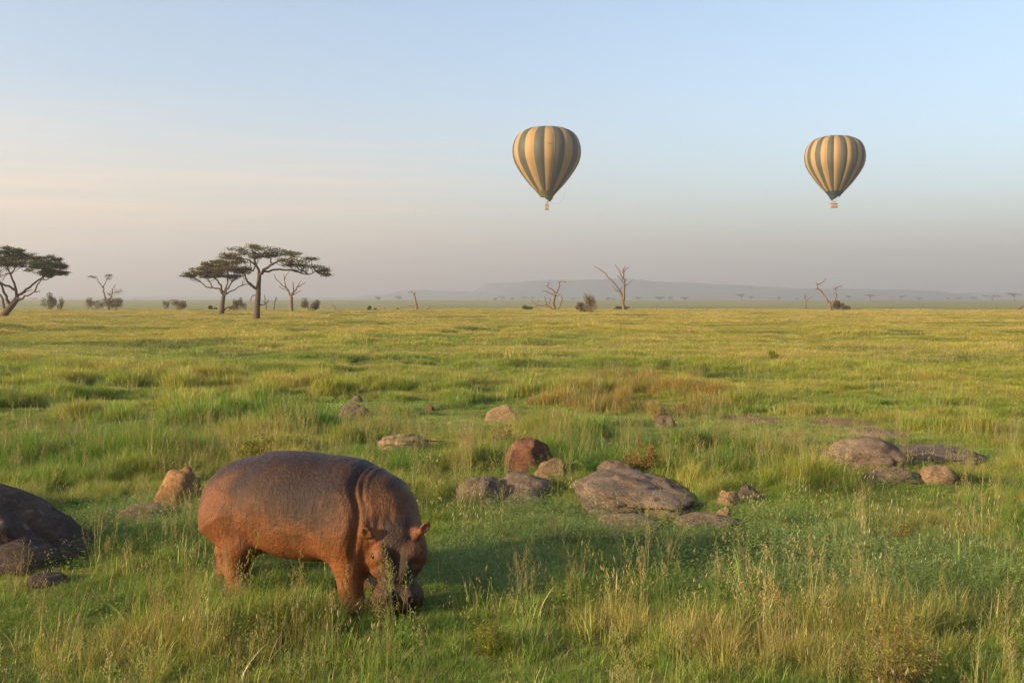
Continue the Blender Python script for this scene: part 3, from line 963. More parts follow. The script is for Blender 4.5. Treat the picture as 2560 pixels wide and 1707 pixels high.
GB = 'bushes along the edge of the near plain'
bush('dense round bush right of the left edge acacia', c3, 268, 400, 388, 505, 'leaf_grey', 31, 2600, 0.3, GB)
bush('thin pale bush touching the dense round bush on its right', c3, 385, 442, 415, 508, 'leaf_dry', 32, 700, 0.28, GB)
bush('small flat topped acacia shrub left of the sparse tall sapling', c3, 580, 712, 415, 490, 'leaf_grey', 33, 1300, 0.28, GB, stems=8)
bush('broad dark bush at the foot of the sparse tall sapling', c3, 690, 890, 415, 510, 'leaf_grey', 34, 2600, 0.3, GB, lobes=11)
def sapling():
    t = dead_tree('tall sparse sapling with two tufts of leaves at its tips', c3,
          [([(748, 508), (728, 450), (712, 390), (702, 350)], 7, 5), ([(702, 352), (675, 315), (660, 290), (610, 272)], 4, 2), ([(704, 350), (718, 315), (735, 275)], 4, 2),
           ([(745, 500), (765, 430), (785, 370), (812, 335)], 6, 2), ([(780, 385), (830, 380)], 3, 1), ([(770, 420), (735, 385)], 3, 1)], 35, None, 'sparse_sapling', 'tree')
    rng = random.Random(2)
    D = t.location.y
    fo = MB()
    for (x, y, rx, ry, n) in ((630, 278, 34, 8, 120), (745, 272, 26, 12, 160), (742, 292, 20, 9, 80), (800, 380, 40, 24, 160), (760, 400, 30, 16, 80)):
        c = at_depth(*c3(x, y), D)
        m_ = D / FPX * 0.36565
        for k in range(n):
            fo.leaf(c + Vector((rng.gauss(0, .5) * rx * m_, rng.gauss(0, .5) * rx * m_, rng.gauss(0, .5) * ry * m_)), 0.28, rng, .4)
    fo.build('foliage', M['leaf_grey'], t, smooth=False, off=Vector(t.location))
sapling()
bush('straggly grey bush left of the smaller umbrella acacia', c3, 1150, 1292, 425, 508, 'leaf_dry', 36, 1500, 0.28, GB)
bush('sparse leaning shrub at the left of the straggly grey bush', c3, 1088, 1165, 430, 502, 'leaf_grey', 37, 420, 0.28, GB)
bush('small vivid green bush left of the smaller umbrella acacia trunk', c3, 1420, 1458, 468, 504, 'leaf_green', 38, 900, 0.25, GB)
bush('tiny dark green bush beside the small vivid green bush', c3, 1458, 1494, 482, 504, 'leaf_green', 39, 500, 0.22, GB)
bush('grey bush between the two umbrella acacia trunks', c3, 1556, 1640, 432, 510, 'leaf_grey', 40, 1400, 0.28, GB)
bush('dark topped shrub close to the left of tallest acacia trunk', c3, 1612, 1690, 408, 508, 'leaf_grey', 41, 1100, 0.28, GB, stems=4, lobes=6)
bush('brown twiggy shrub touching the tallest acacia trunk', c3, 1690, 1738, 430, 475, 'leaf_dry', 42, 420, 0.25, GB)
bush('round grey bush right of the bare forked dead tree', c3, 2050, 2192, 415, 513, 'leaf_grey', 43, 2600, 0.3, GB, flat=0.5)
bush('small dark green bush left of the pale stump', c4, 158, 190, 338, 370, 'leaf_green', 44, 800, 0.25, GB)
bush('low green bush beside the pale stump', c4, 195, 230, 352, 370, 'leaf_green', 45, 500, 0.25, GB)
bush('low dark bush between stump and hooked dead tree', c4, 352, 378, 352, 369, 'leaf_grey', 46, 400, 0.25, GB)
bush('large twiggy bush tree standing between two dead trees', c4, 1625, 1755, 240, 384, 'leaf_dry', 47, 1500, 0.24, GB, lobes=15, stems=16, stemr=0.1)
bush('brown shrub leaning out left of the large twiggy bush tree', c4, 1565, 1668, 308, 384, 'leaf_dry', 48, 1100, 0.28, GB)
bush('low green shrub patch left of the twisted dead tree', c4, 1205, 1310, 336, 356, 'leaf_green', 49, 900, 0.3, GB, lobes=12)
bush('low green shrub patch behind the tall bare dead tree', c4, 1840, 1955, 336, 354, 'leaf_green', 50, 900, 0.3, GB, lobes=12)
bush('brown rounded bush behind right of the V shaped dead tree', c5, 1010, 1100, 308, 374, 'leaf_dry', 51, 1900, 0.3, GB)
bush('low dark bush spreading right of the brown rounded bush', c5, 1070, 1140, 345, 376, 'leaf_grey', 52, 1100, 0.28, GB)

# far hazy acacias
def far_proto(kind, seed):
    rng = random.Random(seed)
    tr = MB(); cr_ = MB()
    if kind == 'flat':
        pads = [(rng.uniform(-.36, .36), rng.uniform(-.36, .36), rng.uniform(.70, .92), rng.uniform(.14, .22), .06) for _ in range(8)]
    else:
        pads = [(rng.uniform(-.3, .3), rng.uniform(-.3, .3), rng.uniform(.42, .82), rng.uniform(.16, .26), .15) for _ in range(9)]
    tr.tube([Vector((0, 0, -.05)), Vector((.02, 0, .25)), Vector((-.01, 0, .45))], [.035, .028, .022], 6)
    for (x, y, z, r, rz) in pads:
        tr.tube([Vector((0, 0, .38)), Vector((x * .55, y * .55, z * .8)), Vector((x, y, z))], [.018, .012, .006], 4, False)
        for k in range(70):
            a = rng.uniform(0, 2 * PI); q = math.sqrt(rng.random())
            cr_.leaf(Vector((x + math.cos(a) * q * r, y + math.sin(a) * q * r, z + rng.gauss(0, .6) * rz)), 0.075, rng, .5)
    return mesh_from('trunk', tr.V, tr.F), mesh_from('crown', cr_.V, cr_.F, False)
FP = {}
for kd, sd in (('flat', 1), ('flat', 2), ('round', 3), ('round', 4)):
    t_, c_ = far_proto(kd, sd)
    t_.materials.append(M['bark']); c_.materials.append(M['leaf_dark'])
    FP.setdefault(kd, []).append((t_, c_))
def far_tree(label, conv, x, yb, w, h, kind, k):
    px, py = conv(x, yb)
    s = 0.36
    b = on_ground(px, max(py, 750.5))
    mpp = b.y / FPX * s
    root = empty('acacia_tree' if kind == 'flat' else 'bush_tree', b)
    tag(root, label, 'acacia tree' if kind == 'flat' else 'tree', 'hazy trees on the far plain')
    t_, c_ = FP[kind][k % 2]
    root.scale = (w * mpp, w * mpp, h * mpp)
    root.rotation_euler = (0, 0, k * 1.7)
    for nm, me in (('trunk', t_), ('crown', c_)):
        o = bpy.data.objects.new(nm, me)
        C.objects.link(o)
        o.parent = root
for i, (lab, cv, x, yb, w, h, kd) in enumerate([
    ('faint rounded tree, leftmost of the far trees under the low hill', c4, 232, 306, 60, 32, 'round'),
    ('darker rounded far tree right of the faint leftmost one', c4, 370, 306, 64, 36, 'round'),
    ('faint low far tree left of the tiny flat topped acacia', c4, 1035, 308, 46, 22, 'round'),
    ('tiny flat topped acacia below the notch between the hills', c4, 1080, 308, 44, 32, 'flat'),
    ('faint small far tree left of the twisted dead tree group', c4, 1150, 308, 40, 24, 'round'),
    ('dark rounded far tree well left of the twisted dead tree', c4, 1230, 302, 56, 30, 'round'),
    ('flat far tree just left of the twisted dead tree limbs', c4, 1287, 306, 50, 24, 'flat'),
    ('faint flat topped far tree left of the large twiggy bush tree', c4, 1562, 308, 58, 20, 'flat'),
    ('far tree at the left of a touching pair by the tall bare dead tree', c4, 1804, 306, 44, 24, 'round'),
    ('far tree at the right of a touching pair by the tall bare dead tree', c4, 1842, 306, 44, 20, 'round'),
    ('low domed far tree right of the tall bare dead tree', c4, 2012, 304, 54, 26, 'round'),
    ('wide domed far tree above the narrow standing stump', c4, 2160, 306, 84, 34, 'round'),
    ('narrow faint far tree touching the wide domed far tree', c4, 2230, 306, 44, 34, 'round'),
    ('domed far tree next right of the narrow faint one', c4, 2332, 306, 64, 30, 'round'),
    ('wide flat topped far acacia left of the small bare dead tree', c5, 376, 322, 86, 44, 'flat'),
    ('round crowned far tree touching right of the wide flat acacia', c5, 440, 318, 54, 34, 'round'),
    ('faint twin clumped far tree left of the small bare dead tree', c5, 634, 312, 58, 26, 'flat'),
    ('low faint domed far tree just left of the small bare dead tree', c5, 766, 306, 44, 16, 'round'),
    ('flat far acacia above the brown bush by the V shaped dead tree', c5, 1130, 312, 64, 34, 'flat'),
    ('clear cut umbrella shaped far acacia right of the V shaped tree', c5, 1275, 322, 92, 46, 'flat'),
    ('very faint spreading far acacia right of the umbrella shaped one', c5, 1490, 310, 70, 32, 'flat'),
    ('thin flat far acacia beyond the faint spreading one', c5, 1616, 316, 50, 26, 'flat'),
    ('faint bushy far tree at the left end of the hazy right clump', c5, 1820, 294, 40, 24, 'round'),
    ('faint wide far tree in the middle of the hazy right clump', c5, 1890, 294, 62, 22, 'round'),
    ('faint far tree at the right end of the hazy right clump', c5, 2000, 294, 66, 24, 'round'),
    ('long flat topped far acacia above the pinkish stump', c5, 2130, 312, 110, 40, 'flat'),
    ('dark leaning acacia, rightmost and nearest of the far trees', c5, 2286, 316, 92, 54, 'flat'),
    ('hazy tree on the horizon behind the left edge acacia', c3, 225, 436, 80, 18, 'round'),
    ('tiny hazy tree on horizon right of the sparse tall sapling', c3, 922, 438, 36, 10, 'round'),
    ('hazy tree on horizon above the round grey bush', c3, 2085, 436, 70, 22, 'round'),
]):
    far_tree(lab, cv, x, yb, w, h, kd, i)

def shrub(label, x0, x1, yt, yb, leafmat, seed, nst=26, lsize=0.03, twigs=7, per=9, stemr=0.007, spread=0.9, gnd=0.0):
    rng = random.Random(seed)
    b = on_ground((x0 + x1) / 2, yb, gnd)
    w = (x1 - x0) / FPX * b.y / 2
    h = at_depth((x0 + x1) / 2, yt, b.y).z - b.z
    root = empty('shrub', b)
    tag(root, label, 'shrub')
    st = MB(); fo = MB()
    for k in range(nst):
        a = rng.uniform(0, 2 * PI); q = math.sqrt(rng.random())
        tip = Vector((math.cos(a) * q * w * spread, math.sin(a) * q * w * spread * 0.85, h * (1.05 - 0.55 * q * q) * rng.uniform(0.6, 1.0)))
        s0 = Vector((math.cos(a) * q * w * 0.22, math.sin(a) * q * w * 0.22, -0.04))
        P = wiggle([s0, s0.lerp(tip, 0.5) + Vector((0, 0, 0.10 * h)), tip], rng, 0.05, 4)
        st.tube(P, taper(stemr, stemr * 0.25, len(P)), 5, False)
        for j in range(twigs):
            i = rng.randrange(2, len(P))
            p = P[i]
            L = 0.24 * h * rng.uniform(0.4, 1.1)
            d = Vector((rng.gauss(0, 1), rng.gauss(0, 1), rng.gauss(0.5, 0.7))).normalized()
            e = p + d * L
            m_ = p.lerp(e, 0.5) + Vector((rng.gauss(0, .06), rng.gauss(0, .06), 0)) * L
            st.tube([p, m_, e], [stemr * .4, stemr * .25, stemr * .1], 3, False)
            for n_ in range(per):
                f = rng.random() ** 0.7
                c = (p.lerp(m_, f * 2) if f < .5 else m_.lerp(e, f * 2 - 1))
                fo.leaf(c + Vector((rng.gauss(0, 1), rng.gauss(0, 1), rng.gauss(0, 1))) * lsize * 0.5, lsize * rng.uniform(.6, 1.3), rng, 0.2, 0.5)
    st.build('stem', M['stem'], root)
    fo.build('foliage', M[leafmat], root, smooth=False)

# near shrubs (photo pixels)
def idp(x, y): return (x, y)
shrub('feathery yellow green shrub behind the hippo back', 580, 735, 1086, 1168, 'leaf_lime', 61, 40, 0.04, 8, 9)
shrub('rusty brown leafy shrub right of the low grey stone', 1545, 1672, 1108, 1180, 'leaf_rust', 62, 30, 0.035, 7, 8)
shrub('dark dry tangled shrub left of the red brown boulder', 1205, 1300, 1064, 1134, 'leaf_dry', 63, 30, 0.032, 7, 5)
shrub('large olive shrub with thorny sprigs at the bottom right', 2060, 2380, 1512, 1730, 'leaf_olive', 64, 44, 0.019, 9, 10, 0.005)
shrub('small leafy herb clump at the bottom centre of foreground', 1155, 1280, 1540, 1632, 'leaf_lime', 65, 26, 0.017, 7, 9, 0.003)
shrub('small yellow leaved weed in front of the hippo mouth', 920, 1000, 1468, 1592, 'leaf_olive', 66, 18, 0.015, 8, 8, 0.003)
shrub('small green bush alone in the tall grass above the reeds', 1916, 1946, 878, 900, 'leaf_lime', 67, 22, 0.10, 6, 6, 0.012)
shrub('rusty low weed in the right foreground grass', 2165, 2300, 1288, 1350, 'leaf_rust', 68, 20, 0.018, 6, 6, 0.003)

# ------------------------------------------------------------------ hot air balloons
def m_fabric(name, col):
    m, t, o = mat(name)
    n = noise(t, objco(t), 0.6, 3)
    c = mixcol(t, n, tuple(q * 0.9 for q in col), tuple(q * 1.08 for q in col))
    d = N(t, 'ShaderNodeBsdfPrincipled')
    d.inputs['Roughness'].default_value = 0.6
    d.inputs['Specular IOR Level'].default_value = 0.25
    tr = N(t, 'ShaderNodeBsdfTranslucent')
    mx = N(t, 'ShaderNodeMixShader')
    mx.inputs[0].default_value = 0.26
    t.links.new(c, d.inputs['Base Color']); t.links.new(c, tr.inputs[0])
    t.links.new(d.outputs[0], mx.inputs[1]); t.links.new(tr.outputs[0], mx.inputs[2])
    t.links.new(mx.outputs[0], o.inputs['Surface'])
    return m
M['tan_fab'] = m_fabric('tan_balloon_fabric', (0.335, 0.22, 0.09))
M['green_fab'] = m_fabric('green_balloon_fabric', (0.068, 0.076, 0.056))
M['olive_fab'] = m_fabric('olive_balloon_fabric', (0.12, 0.11, 0.035))
M['navy_fab'] = m_fabric('dark_balloon_fabric', (0.022, 0.045, 0.045))
M['wicker'] = m_plain('wicker', (0.36, 0.20, 0.11))
M['leather'] = m_plain('dark_leather', (0.10, 0.05, 0.045))
M['steel'] = m_plain('burner_steel', (0.30, 0.30, 0.30), 0.4, 0.5)
M['rope'] = m_plain('grey_rope', (0.30, 0.30, 0.28))

PROF = [(0, 0.02), (0.004, 0.12), (0.018, 0.3), (0.06, 0.53), (0.12, 0.68), (0.20, 0.80), (0.30, 0.885), (0.42, 0.945), (0.56, 0.985), (0.72, 1.0), (0.88, 0.985), (1.03, 0.945), (1.18, 0.87), (1.32, 0.785), (1.45, 0.695), (1.58, 0.60), (1.70, 0.505), (1.80, 0.415), (1.895, 0.325), (1.98, 0.25), (2.06, 0.19)]
def balloon(label, cx, ytop, halfw, D, nst, phase, band, tip_x, basket_w, basket_px, tilt_deg, seed, tip_az):
    R = halfw / FPX * D
    top = at_depth(cx, ytop, D)
    gz = top.z - 2.75 * R
    root = empty('hot_air_balloon', (top.x, D, gz))
    tag(root, label, 'hot-air balloon', 'hot-air balloons in the sky')
    zt = top.z - gz
    sub = 6
    na = nst * sub
    V = []; F = []; mi = []
    cut = 18
    dr = np.interp(np.linspace(0, len(PROF) - 1, 61), range(len(PROF)), [p[0] for p in PROF])
    rr = np.interp(np.linspace(0, len(PROF) - 1, 61), range(len(PROF)), [p[1] for p in PROF])
    for d_, r_ in zip(dr, rr):
        for k in range(na):
            u = (k % sub) / sub
            bul = 1 + 0.030 * math.sin(PI * u) ** 0.8 * min(1, r_ * 1.5) - 0.010
            # camera looks along +Y: azimuth 0 faces the camera
            a = math.radians(phase) + 2 * PI * k / na
            V.append((R * r_ * bul * math.sin(a), -R * r_ * bul * math.cos(a), zt - R * d_))
    V.append((0, 0, zt))
    nr = len(dr)
    for i in range(nr - 1):
        for k in range(na):
            q = (k + 1) % na
            F.append((i * na + k, (i + 1) * na + k, (i + 1) * na + q, i * na + q))
            st = (k // sub) % 2
            mi.append(2 if dr[i] > 1.885 else st)
    for k in range(na):
        F.append((nr * na, k, (k + 1) % na)); mi.append((k // sub) % 2)
    me = mesh_from('envelope', V, F)
    e = link('envelope', me, M['tan_fab'], root)
    me.materials.append(M['green_fab']); me.materials.append(M[band])
    me.polygons.foreach_set('material_index', mi)
    # scoop: a skirt panel that hangs from the mouth to a point
    mz = zt - 2.06 * R
    mr = 0.19 * R
    az = math.radians(tip_az)
    tip = Vector((R * 0.10 * math.sin(az) , -R * 0.10 * math.cos(az), zt - 2.215 * R))
    V = []; F = []
    n = 22; rows = 7
    for j in range(rows):
        f = j / (rows - 1)
        for k in range(n + 1):
            a = az + math.radians(-105 + 210 * k / n)
            p = Vector((mr * math.sin(a), -mr * math.cos(a), mz + 0.004 * R))
            q = p.lerp(tip, f)
            q += Vector((math.sin(a), -math.cos(a), 0)) * 0.03 * R * math.sin(PI * f) * (1 - f)
            V.append(q)
    for j in range(rows - 1):
        for k in range(n):
            F.append((j * (n + 1) + k, (j + 1) * (n + 1) + k, (j + 1) * (n + 1) + k + 1, j * (n + 1) + k + 1))
    link('scoop', mesh_from('scoop', V, F), M[band], root)
    # basket
    bx, by0, by1 = basket_px
    pb = at_depth(bx, by1, D); pt = at_depth(bx, by0, D)
    bc = Vector((pb.x - top.x, 0, pb.z - gz)); bh = pt.z - pb.z
    bw = basket_w / FPX * D
    mb = MB()
    bm = bmesh.new()
    bmesh.ops.create_cube(bm, size=1)
    bmesh.ops.scale(bm, vec=(bw, bw * 0.75, bh), verts=bm.verts)
    topf = [f for f in bm.faces if f.normal.z > 0.9]
    bmesh.ops.inset_region(bm, faces=topf, thickness=0.08)
    bmesh.ops.translate(bm, vec=(0, 0, -bh * 0.8), verts=topf[0].verts)
    for v in bm.verts:
        if v.co.z < -bh * 0.4:
            v.co.x *= 0.92; v.co.y *= 0.92
    bmesh.ops.bevel(bm, geom=[e_ for e_ in bm.edges if abs(e_.verts[0].co.z - e_.verts[1].co.z) > bh * 0.3], offset=bw * 0.1, segments=3, affect='EDGES')
    me = bpy.data.meshes.new('basket')
    bm.to_mesh(me); bm.free()
    me.transform(Matrix.Translation(bc + Vector((0, 0, bh / 2))))
    b_ = link('basket', me, M['wicker'], root)
    rm = MB()
    cs = [(-1, -1), (1, -1), (1, 1), (-1, 1), (-1, -1)]
    rm.tube([bc + Vector((x * bw / 2, y * bw * .375, bh + 0.03)) for x, y in cs], 0.09, 8)
    rm.build('rim', M['leather'], b_)
    rb = MB()
    rb.tube([bc + Vector((x * bw * .46, y * bw * .346, 0.10)) for x, y in cs], 0.14, 6)
    rb.build('base_band', M['leather'], b_)
    fr = MB()
    fz = bh + bh * 0.55
    for x in (-1, 1):
        for y in (-1, 1):
            fr.tube([bc + Vector((x * bw * .45, y * bw * .34, bh)), bc + Vector((x * bw * .22, y * bw * .2, fz))], 0.045, 6)
    fr.tube([bc + Vector((x * bw * .22, y * bw * .2, fz)) for x, y in cs], 0.06, 6)
    fr.tube([bc + Vector((0, 0, fz - 0.35)), bc + Vector((0, 0, fz + 0.35))], [0.28, 0.34], 10)
    fr.build('burner_frame', M['steel'], root)
    cb = MB()
    for k in range(12):
        a = 2 * PI * k / 12 + 0.1
        sx = 1 if math.sin(a) > 0 else -1; sy = 1 if -math.cos(a) > 0 else -1
        cb.tube([bc + Vector((sx * bw * .22, sy * bw * .2, fz)), Vector((mr * math.sin(a), -mr * math.cos(a), mz))], 0.016, 4)
    cb.tube([bc + Vector((0, 0, fz)), tip], 0.03, 4)
    cb.build('cable', M['rope'], root)
    # little row of dark lettering marks high on one tan stripe
    mk = MB()
    for k in range(6):
        a = math.radians(phase + 360 / nst * 0.5 + (k - 2.5) * 1.05 + (720 / nst if nst > 24 else 0))
        rad = R * 1.022
        mk.box((rad * math.sin(a), -rad * math.cos(a), zt - 0.64 * R), (R * 0.014, 0.03, R * 0.014 * (0.7 + 0.3 * (k % 2))), a)
    mk.build('lettering', M['navy_fab'], e)
    return root, bc, fz, mz, R, tip
b1 = balloon('larger nearer hot-air balloon with wide tan and green stripes, at centre', 1367, 317.5, 84, 344, 20, -6.0, 'olive_fab', 0, 9.5, (1367, 513, 524.5), 0, 1, 70)
# trailing rope of the first balloon
root, bc, fz, mz, R, tip = b1
rp = MB()
P0 = Vector((0.55 * R, 0, mz + 0.18 * R)); P2 = bc + Vector((0.3, 0, fz - 0.3))
rp.tube([P0, Vector((0.50 * R, 0, mz - 0.05 * R)), Vector((0.36 * R, 0, mz - 0.2 * R)), Vector((0.2 * R, 0, P2.z)), P2], 0.035, 5)
rp.build('rope', M['rope'], root)
balloon('smaller farther hot-air balloon with many narrow stripes and dark band, at right', 2088, 340, 72.5, 400, 28, -19.3, 'navy_fab', 0, 16.5, (2085, 510, 519), 0, 2, -75)

# ------------------------------------------------------------------ hippopotamus (one continuous body from a blended distance field)
HIP_YAW = math.radians(-20)
HIP_LOC = (-2.157, 10.3)
def rotz(a):
    return np.array([[math.cos(a), -math.sin(a), 0], [math.sin(a), math.cos(a), 0], [0, 0, 1]])
def ell(P, c, r, Rm=None):
    q = P - np.array(c, np.float32)
    if Rm is not None:
        q = q @ Rm
    r = np.array(r, np.float32)
    k0 = np.sqrt(((q / r) ** 2).sum(1)); k1 = np.sqrt(((q / (r * r)) ** 2).sum(1)) + 1e-9
    return k0 * (k0 - 1) / k1
def cone(P, a, b, ra, rb):
    a = np.array(a, np.float32); b = np.array(b, np.float32)
    ab = b - a
    t = np.clip(((P - a) @ ab) / (ab @ ab), 0, 1)
    return np.sqrt(((P - a - t[:, None] * ab) ** 2).sum(1)) - (ra + (rb - ra) * t)
def smin(a, b, k):
    h = np.clip(0.5 + 0.5 * (b - a) / k, 0, 1)
    return b + (a - b) * h - k * h * (1 - h)
def smax(a, b, k):
    return -smin(-a, -b, k)

# head frame in body coordinates (X forward, Y left, Z up)
HY, HP = math.radians(-54), math.radians(67)
HS = 0.92
h_a = np.array([math.cos(HP) * math.cos(HY), math.cos(HP) * math.sin(HY), -math.sin(HP)])
h_b = np.array([-math.sin(HY), math.cos(HY), 0.0])
h_c = np.cross(h_a, h_b)
_ro = math.radians(5)
h_b, h_c = h_b * math.cos(_ro) + h_c * math.sin(_ro), h_c * math.cos(_ro) - h_b * math.sin(_ro)
HO = np.array([1.16, -0.13, 0.78])
HM = np.stack([h_a, h_b, h_c], 1).astype(np.float32)
def hp(u, v, w):
    return HO + HS * (u / 1.16 * h_a + v * h_b + w * h_c)

def hippo_sdf(P):
    P = P.astype(np.float32)
    d = ell(P, (0.02, 0, 0.92), (0.97, 0.60, 0.495))
    d = smin(d, ell(P, (-0.50, 0, 0.83), (0.455, 0.53, 0.42)), 0.12)
    d = smin(d, ell(P, (0.58, 0, 0.88), (0.52, 0.53, 0.43)), 0.14)
    d = smin(d, ell(P, (0.25, 0, 0.74), (0.72, 0.53, 0.365)), 0.14)
    # shoulder blades and haunches
    d = smin(d, ell(P, (0.70, -0.34, 0.82), (0.28, 0.19, 0.38)), 0.12)
    d = smin(d, ell(P, (0.70, 0.34, 0.82), (0.28, 0.19, 0.38)), 0.12)
    # legs
    for sy, hind, fore in ((-1, 0.10, 0.06), (1, -0.44, -0.25)):
        y = 0.33 * sy
        x = -0.54 + hind * 0.25
        d = smin(d, cone(P, (x, y, 0.78), (x + 0.10 + hind * .35, y * 1.05, 0.56), 0.30, 0.185), 0.10)
        d = smin(d, cone(P, (x + 0.10 + hind * .35, y * 1.05, 0.56), (x - 0.02 + hind * .8, y, 0.29), 0.185, 0.112), 0.07)
        d = smin(d, cone(P, (x - 0.02 + hind * .8, y, 0.29), (x + 0.03 + hind * .9, y, 0.08), 0.112, 0.115), 0.05)
        d = smin(d, ell(P, (x + 0.08 + hind * .9, y, 0.05), (0.17, 0.14, 0.08)), 0.05)
        x = 0.76
        d = smin(d, cone(P, (x, y, 0.74), (x + fore * .5, y, 0.44), 0.22, 0.14), 0.12)
        d = smin(d, cone(P, (x + fore * .5, y, 0.44), (x + fore, y, 0.10), 0.14, 0.112), 0.06)
        d = smin(d, ell(P, (x + 0.05 + fore, y, 0.05), (0.17, 0.14, 0.08)), 0.05)
    # neck
    d = smin(d, cone(P, (0.62, 0, 0.90), (0.96, 0.0, 0.85), 0.43, 0.365), 0.16)
    d = smin(d, cone(P, (0.94, 0.0, 0.85), hp(0.02, 0.05, -0.09), 0.365, 0.20), 0.10)
    # neck creases
    z_ = P[:, 2]
    t = (P[:, 0] - 0.82) - 0.13 * sstep(1.32, 0.90, z_) + 0.10 * np.abs(P[:, 1]) * (P[:, 1] > 0) + 0.05 * sstep(0.85, 0.55, z_)
    side = sstep(0.45, 0.62, z_)
    hi = sstep(0.88, 1.08, z_)
    d = d + (0.030 * np.exp(-(t / 0.020) ** 2) * side).astype(np.float32)
    d = d + (0.016 * np.exp(-((t - 0.07) / 0.016) ** 2) * hi).astype(np.float32)
    d = d + (0.040 * np.exp(-((t - 0.165) / 0.022) ** 2) * side * (1 - sstep(0.70, 0.92, z_))).astype(np.float32)
    d = d + (0.020 * np.exp(-((t - 0.245) / 0.015) ** 2) * sstep(1.0, 0.8, z_)).astype(np.float32)
    d = d + (0.010 * np.exp(-((t - 0.36) / 0.012) ** 2) * hi).astype(np.float32)
    for t0, A, s_ in ((-0.055, 0.006, 0.012), (0.115, 0.008, 0.012), (0.30, 0.007, 0.012), (0.335, 0.006, 0.010)):
        d = d + (A * np.exp(-((t + 0.02 * np.sin(z_ * 9 + t0 * 50) - t0) / s_) ** 2) * side).astype(np.float32)
    d = d - (0.012 * np.exp(-((t - 0.10) / 0.05) ** 2) * side).astype(np.float32)
    d = d - (0.010 * np.exp(-((t + 0.07) / 0.05) ** 2) * side).astype(np.float32)
    # head
    H = ((P - HO.astype(np.float32)) @ HM).astype(np.float32) / HS
    H[:, 0] *= 1.16
    H[:, 0] = np.where(H[:, 0] > 0.4, 0.4 + (H[:, 0] - 0.4) * 0.96, H[:, 0])
    Hv = H.copy(); Hv[:, 1] = np.abs(H[:, 1])
    e = ell(Hv, (0.12, 0, -0.02), (0.32, 0.27, 0.24))
    e = smin(e, ell(Hv, (0.27, 0.185, -0.15), (0.28, 0.155, 0.22)), 0.09)
    e = smin(e, cone(Hv, (0.25, 0, -0.05), (0.62, 0, -0.06), 0.215, 0.17), 0.09)
    e = smin(e, ell(Hv, (0.60, 0, -0.20), (0.34, 0.20, 0.12)), 0.07)
    e = smin(e, ell(Hv, (0.79, 0.05, -0.07), (0.20, 0.19, 0.165)), 0.07)
    e = smin(e, ell(Hv, (0.80, 0.15, -0.09), (0.16, 0.105, 0.15)), 0.05)
    e = smin(e, ell(Hv, (0.82, 0.105, 0.09), (0.085, 0.06, 0.06)), 0.05)          # nostril mounds
    e = smax(e, -ell(Hv, (0.87, 0.105, 0.135), (0.035, 0.022, 0.03)), 0.02)
    e = smin(e, ell(Hv, (0.33, 0.165, 0.145), (0.105, 0.068, 0.090)), 0.05)        # eye mounds
    e = smin(e, cone(Hv, (0.34, 0.12, 0.16), (0.60, 0.05, 0.10), 0.07, 0.06), 0.06)
    e = smax(e, -ell(Hv, (0.35, 0.245, 0.155), (0.045, 0.026, 0.030)), 0.018)     # socket
    for (ue, ve, we, r_) in ((0.35, 0.262, 0.158, 0.012), (0.40, 0.255, 0.12, 0.012)):
        pass
    e = smin(e, cone(Hv, (0.30, 0.222, 0.190), (0.405, 0.218, 0.182), 0.018, 0.015), 0.015)   # upper lid
    e = smin(e, cone(Hv, (0.30, 0.230, 0.118), (0.405, 0.224, 0.122), 0.018, 0.014), 0.015)    # lower lid
    e = e + (0.020 * np.exp(-(((Hv[:, 0] - 0.46) / 0.03) ** 2)) * sstep(0.08, 0.2, Hv[:, 1]) * sstep(-0.25, 0.0, Hv[:, 2])).astype(np.float32)
    e = e + (0.012 * np.exp(-(((Hv[:, 0] + 0.10) / 0.018) ** 2)) * sstep(-0.05, 0.12, Hv[:, 2])).astype(np.float32)
    # mouth line along the lip
    ml = Hv[:, 2] + 0.155 + 0.10 * (Hv[:, 0] - 0.6)
    e = e + (0.02 * np.exp(-(ml / 0.014) ** 2) * sstep(0.4, 0.55, Hv[:, 0])).astype(np.float32)
    # ears
    e = smin(e, ell(Hv, (0.13, 0.215, 0.15), (0.075, 0.055, 0.065)), 0.05)
    eL = np.array([-0.70, 0.52, 0.48]); eL /= np.linalg.norm(eL)       # the ear stands up and back, its cup turned to the front
    eN = np.array([0.40, 0.20, 0.88]); eN -= eL * (eN @ eL); eN /= np.linalg.norm(eN)
    eR = np.stack([eN, np.cross(eL, eN), eL], 1).astype(np.float32)
    ec = np.array([0.095, 0.290, 0.245])
    ear = ell(Hv, ec, (0.034, 0.054, 0.088), eR)
    ear = smax(ear, -ell(Hv, ec + eN * 0.034 + eL * 0.006, (0.034, 0.037, 0.062), eR), 0.010)
    e = smin(e, ear, 0.022)
    d = smin(d, e * HS, 0.075)
    # tail
    d = smin(d, cone(P, (-0.92, -0.06, 0.98), (-0.985, -0.12, 0.74), 0.055, 0.035), 0.05)
    d = smin(d, ell(P, (-0.985, -0.14, 0.66), (0.026, 0.05, 0.11)), 0.04)
    # soft unevenness: hips, ribs, folds of fat
    return d

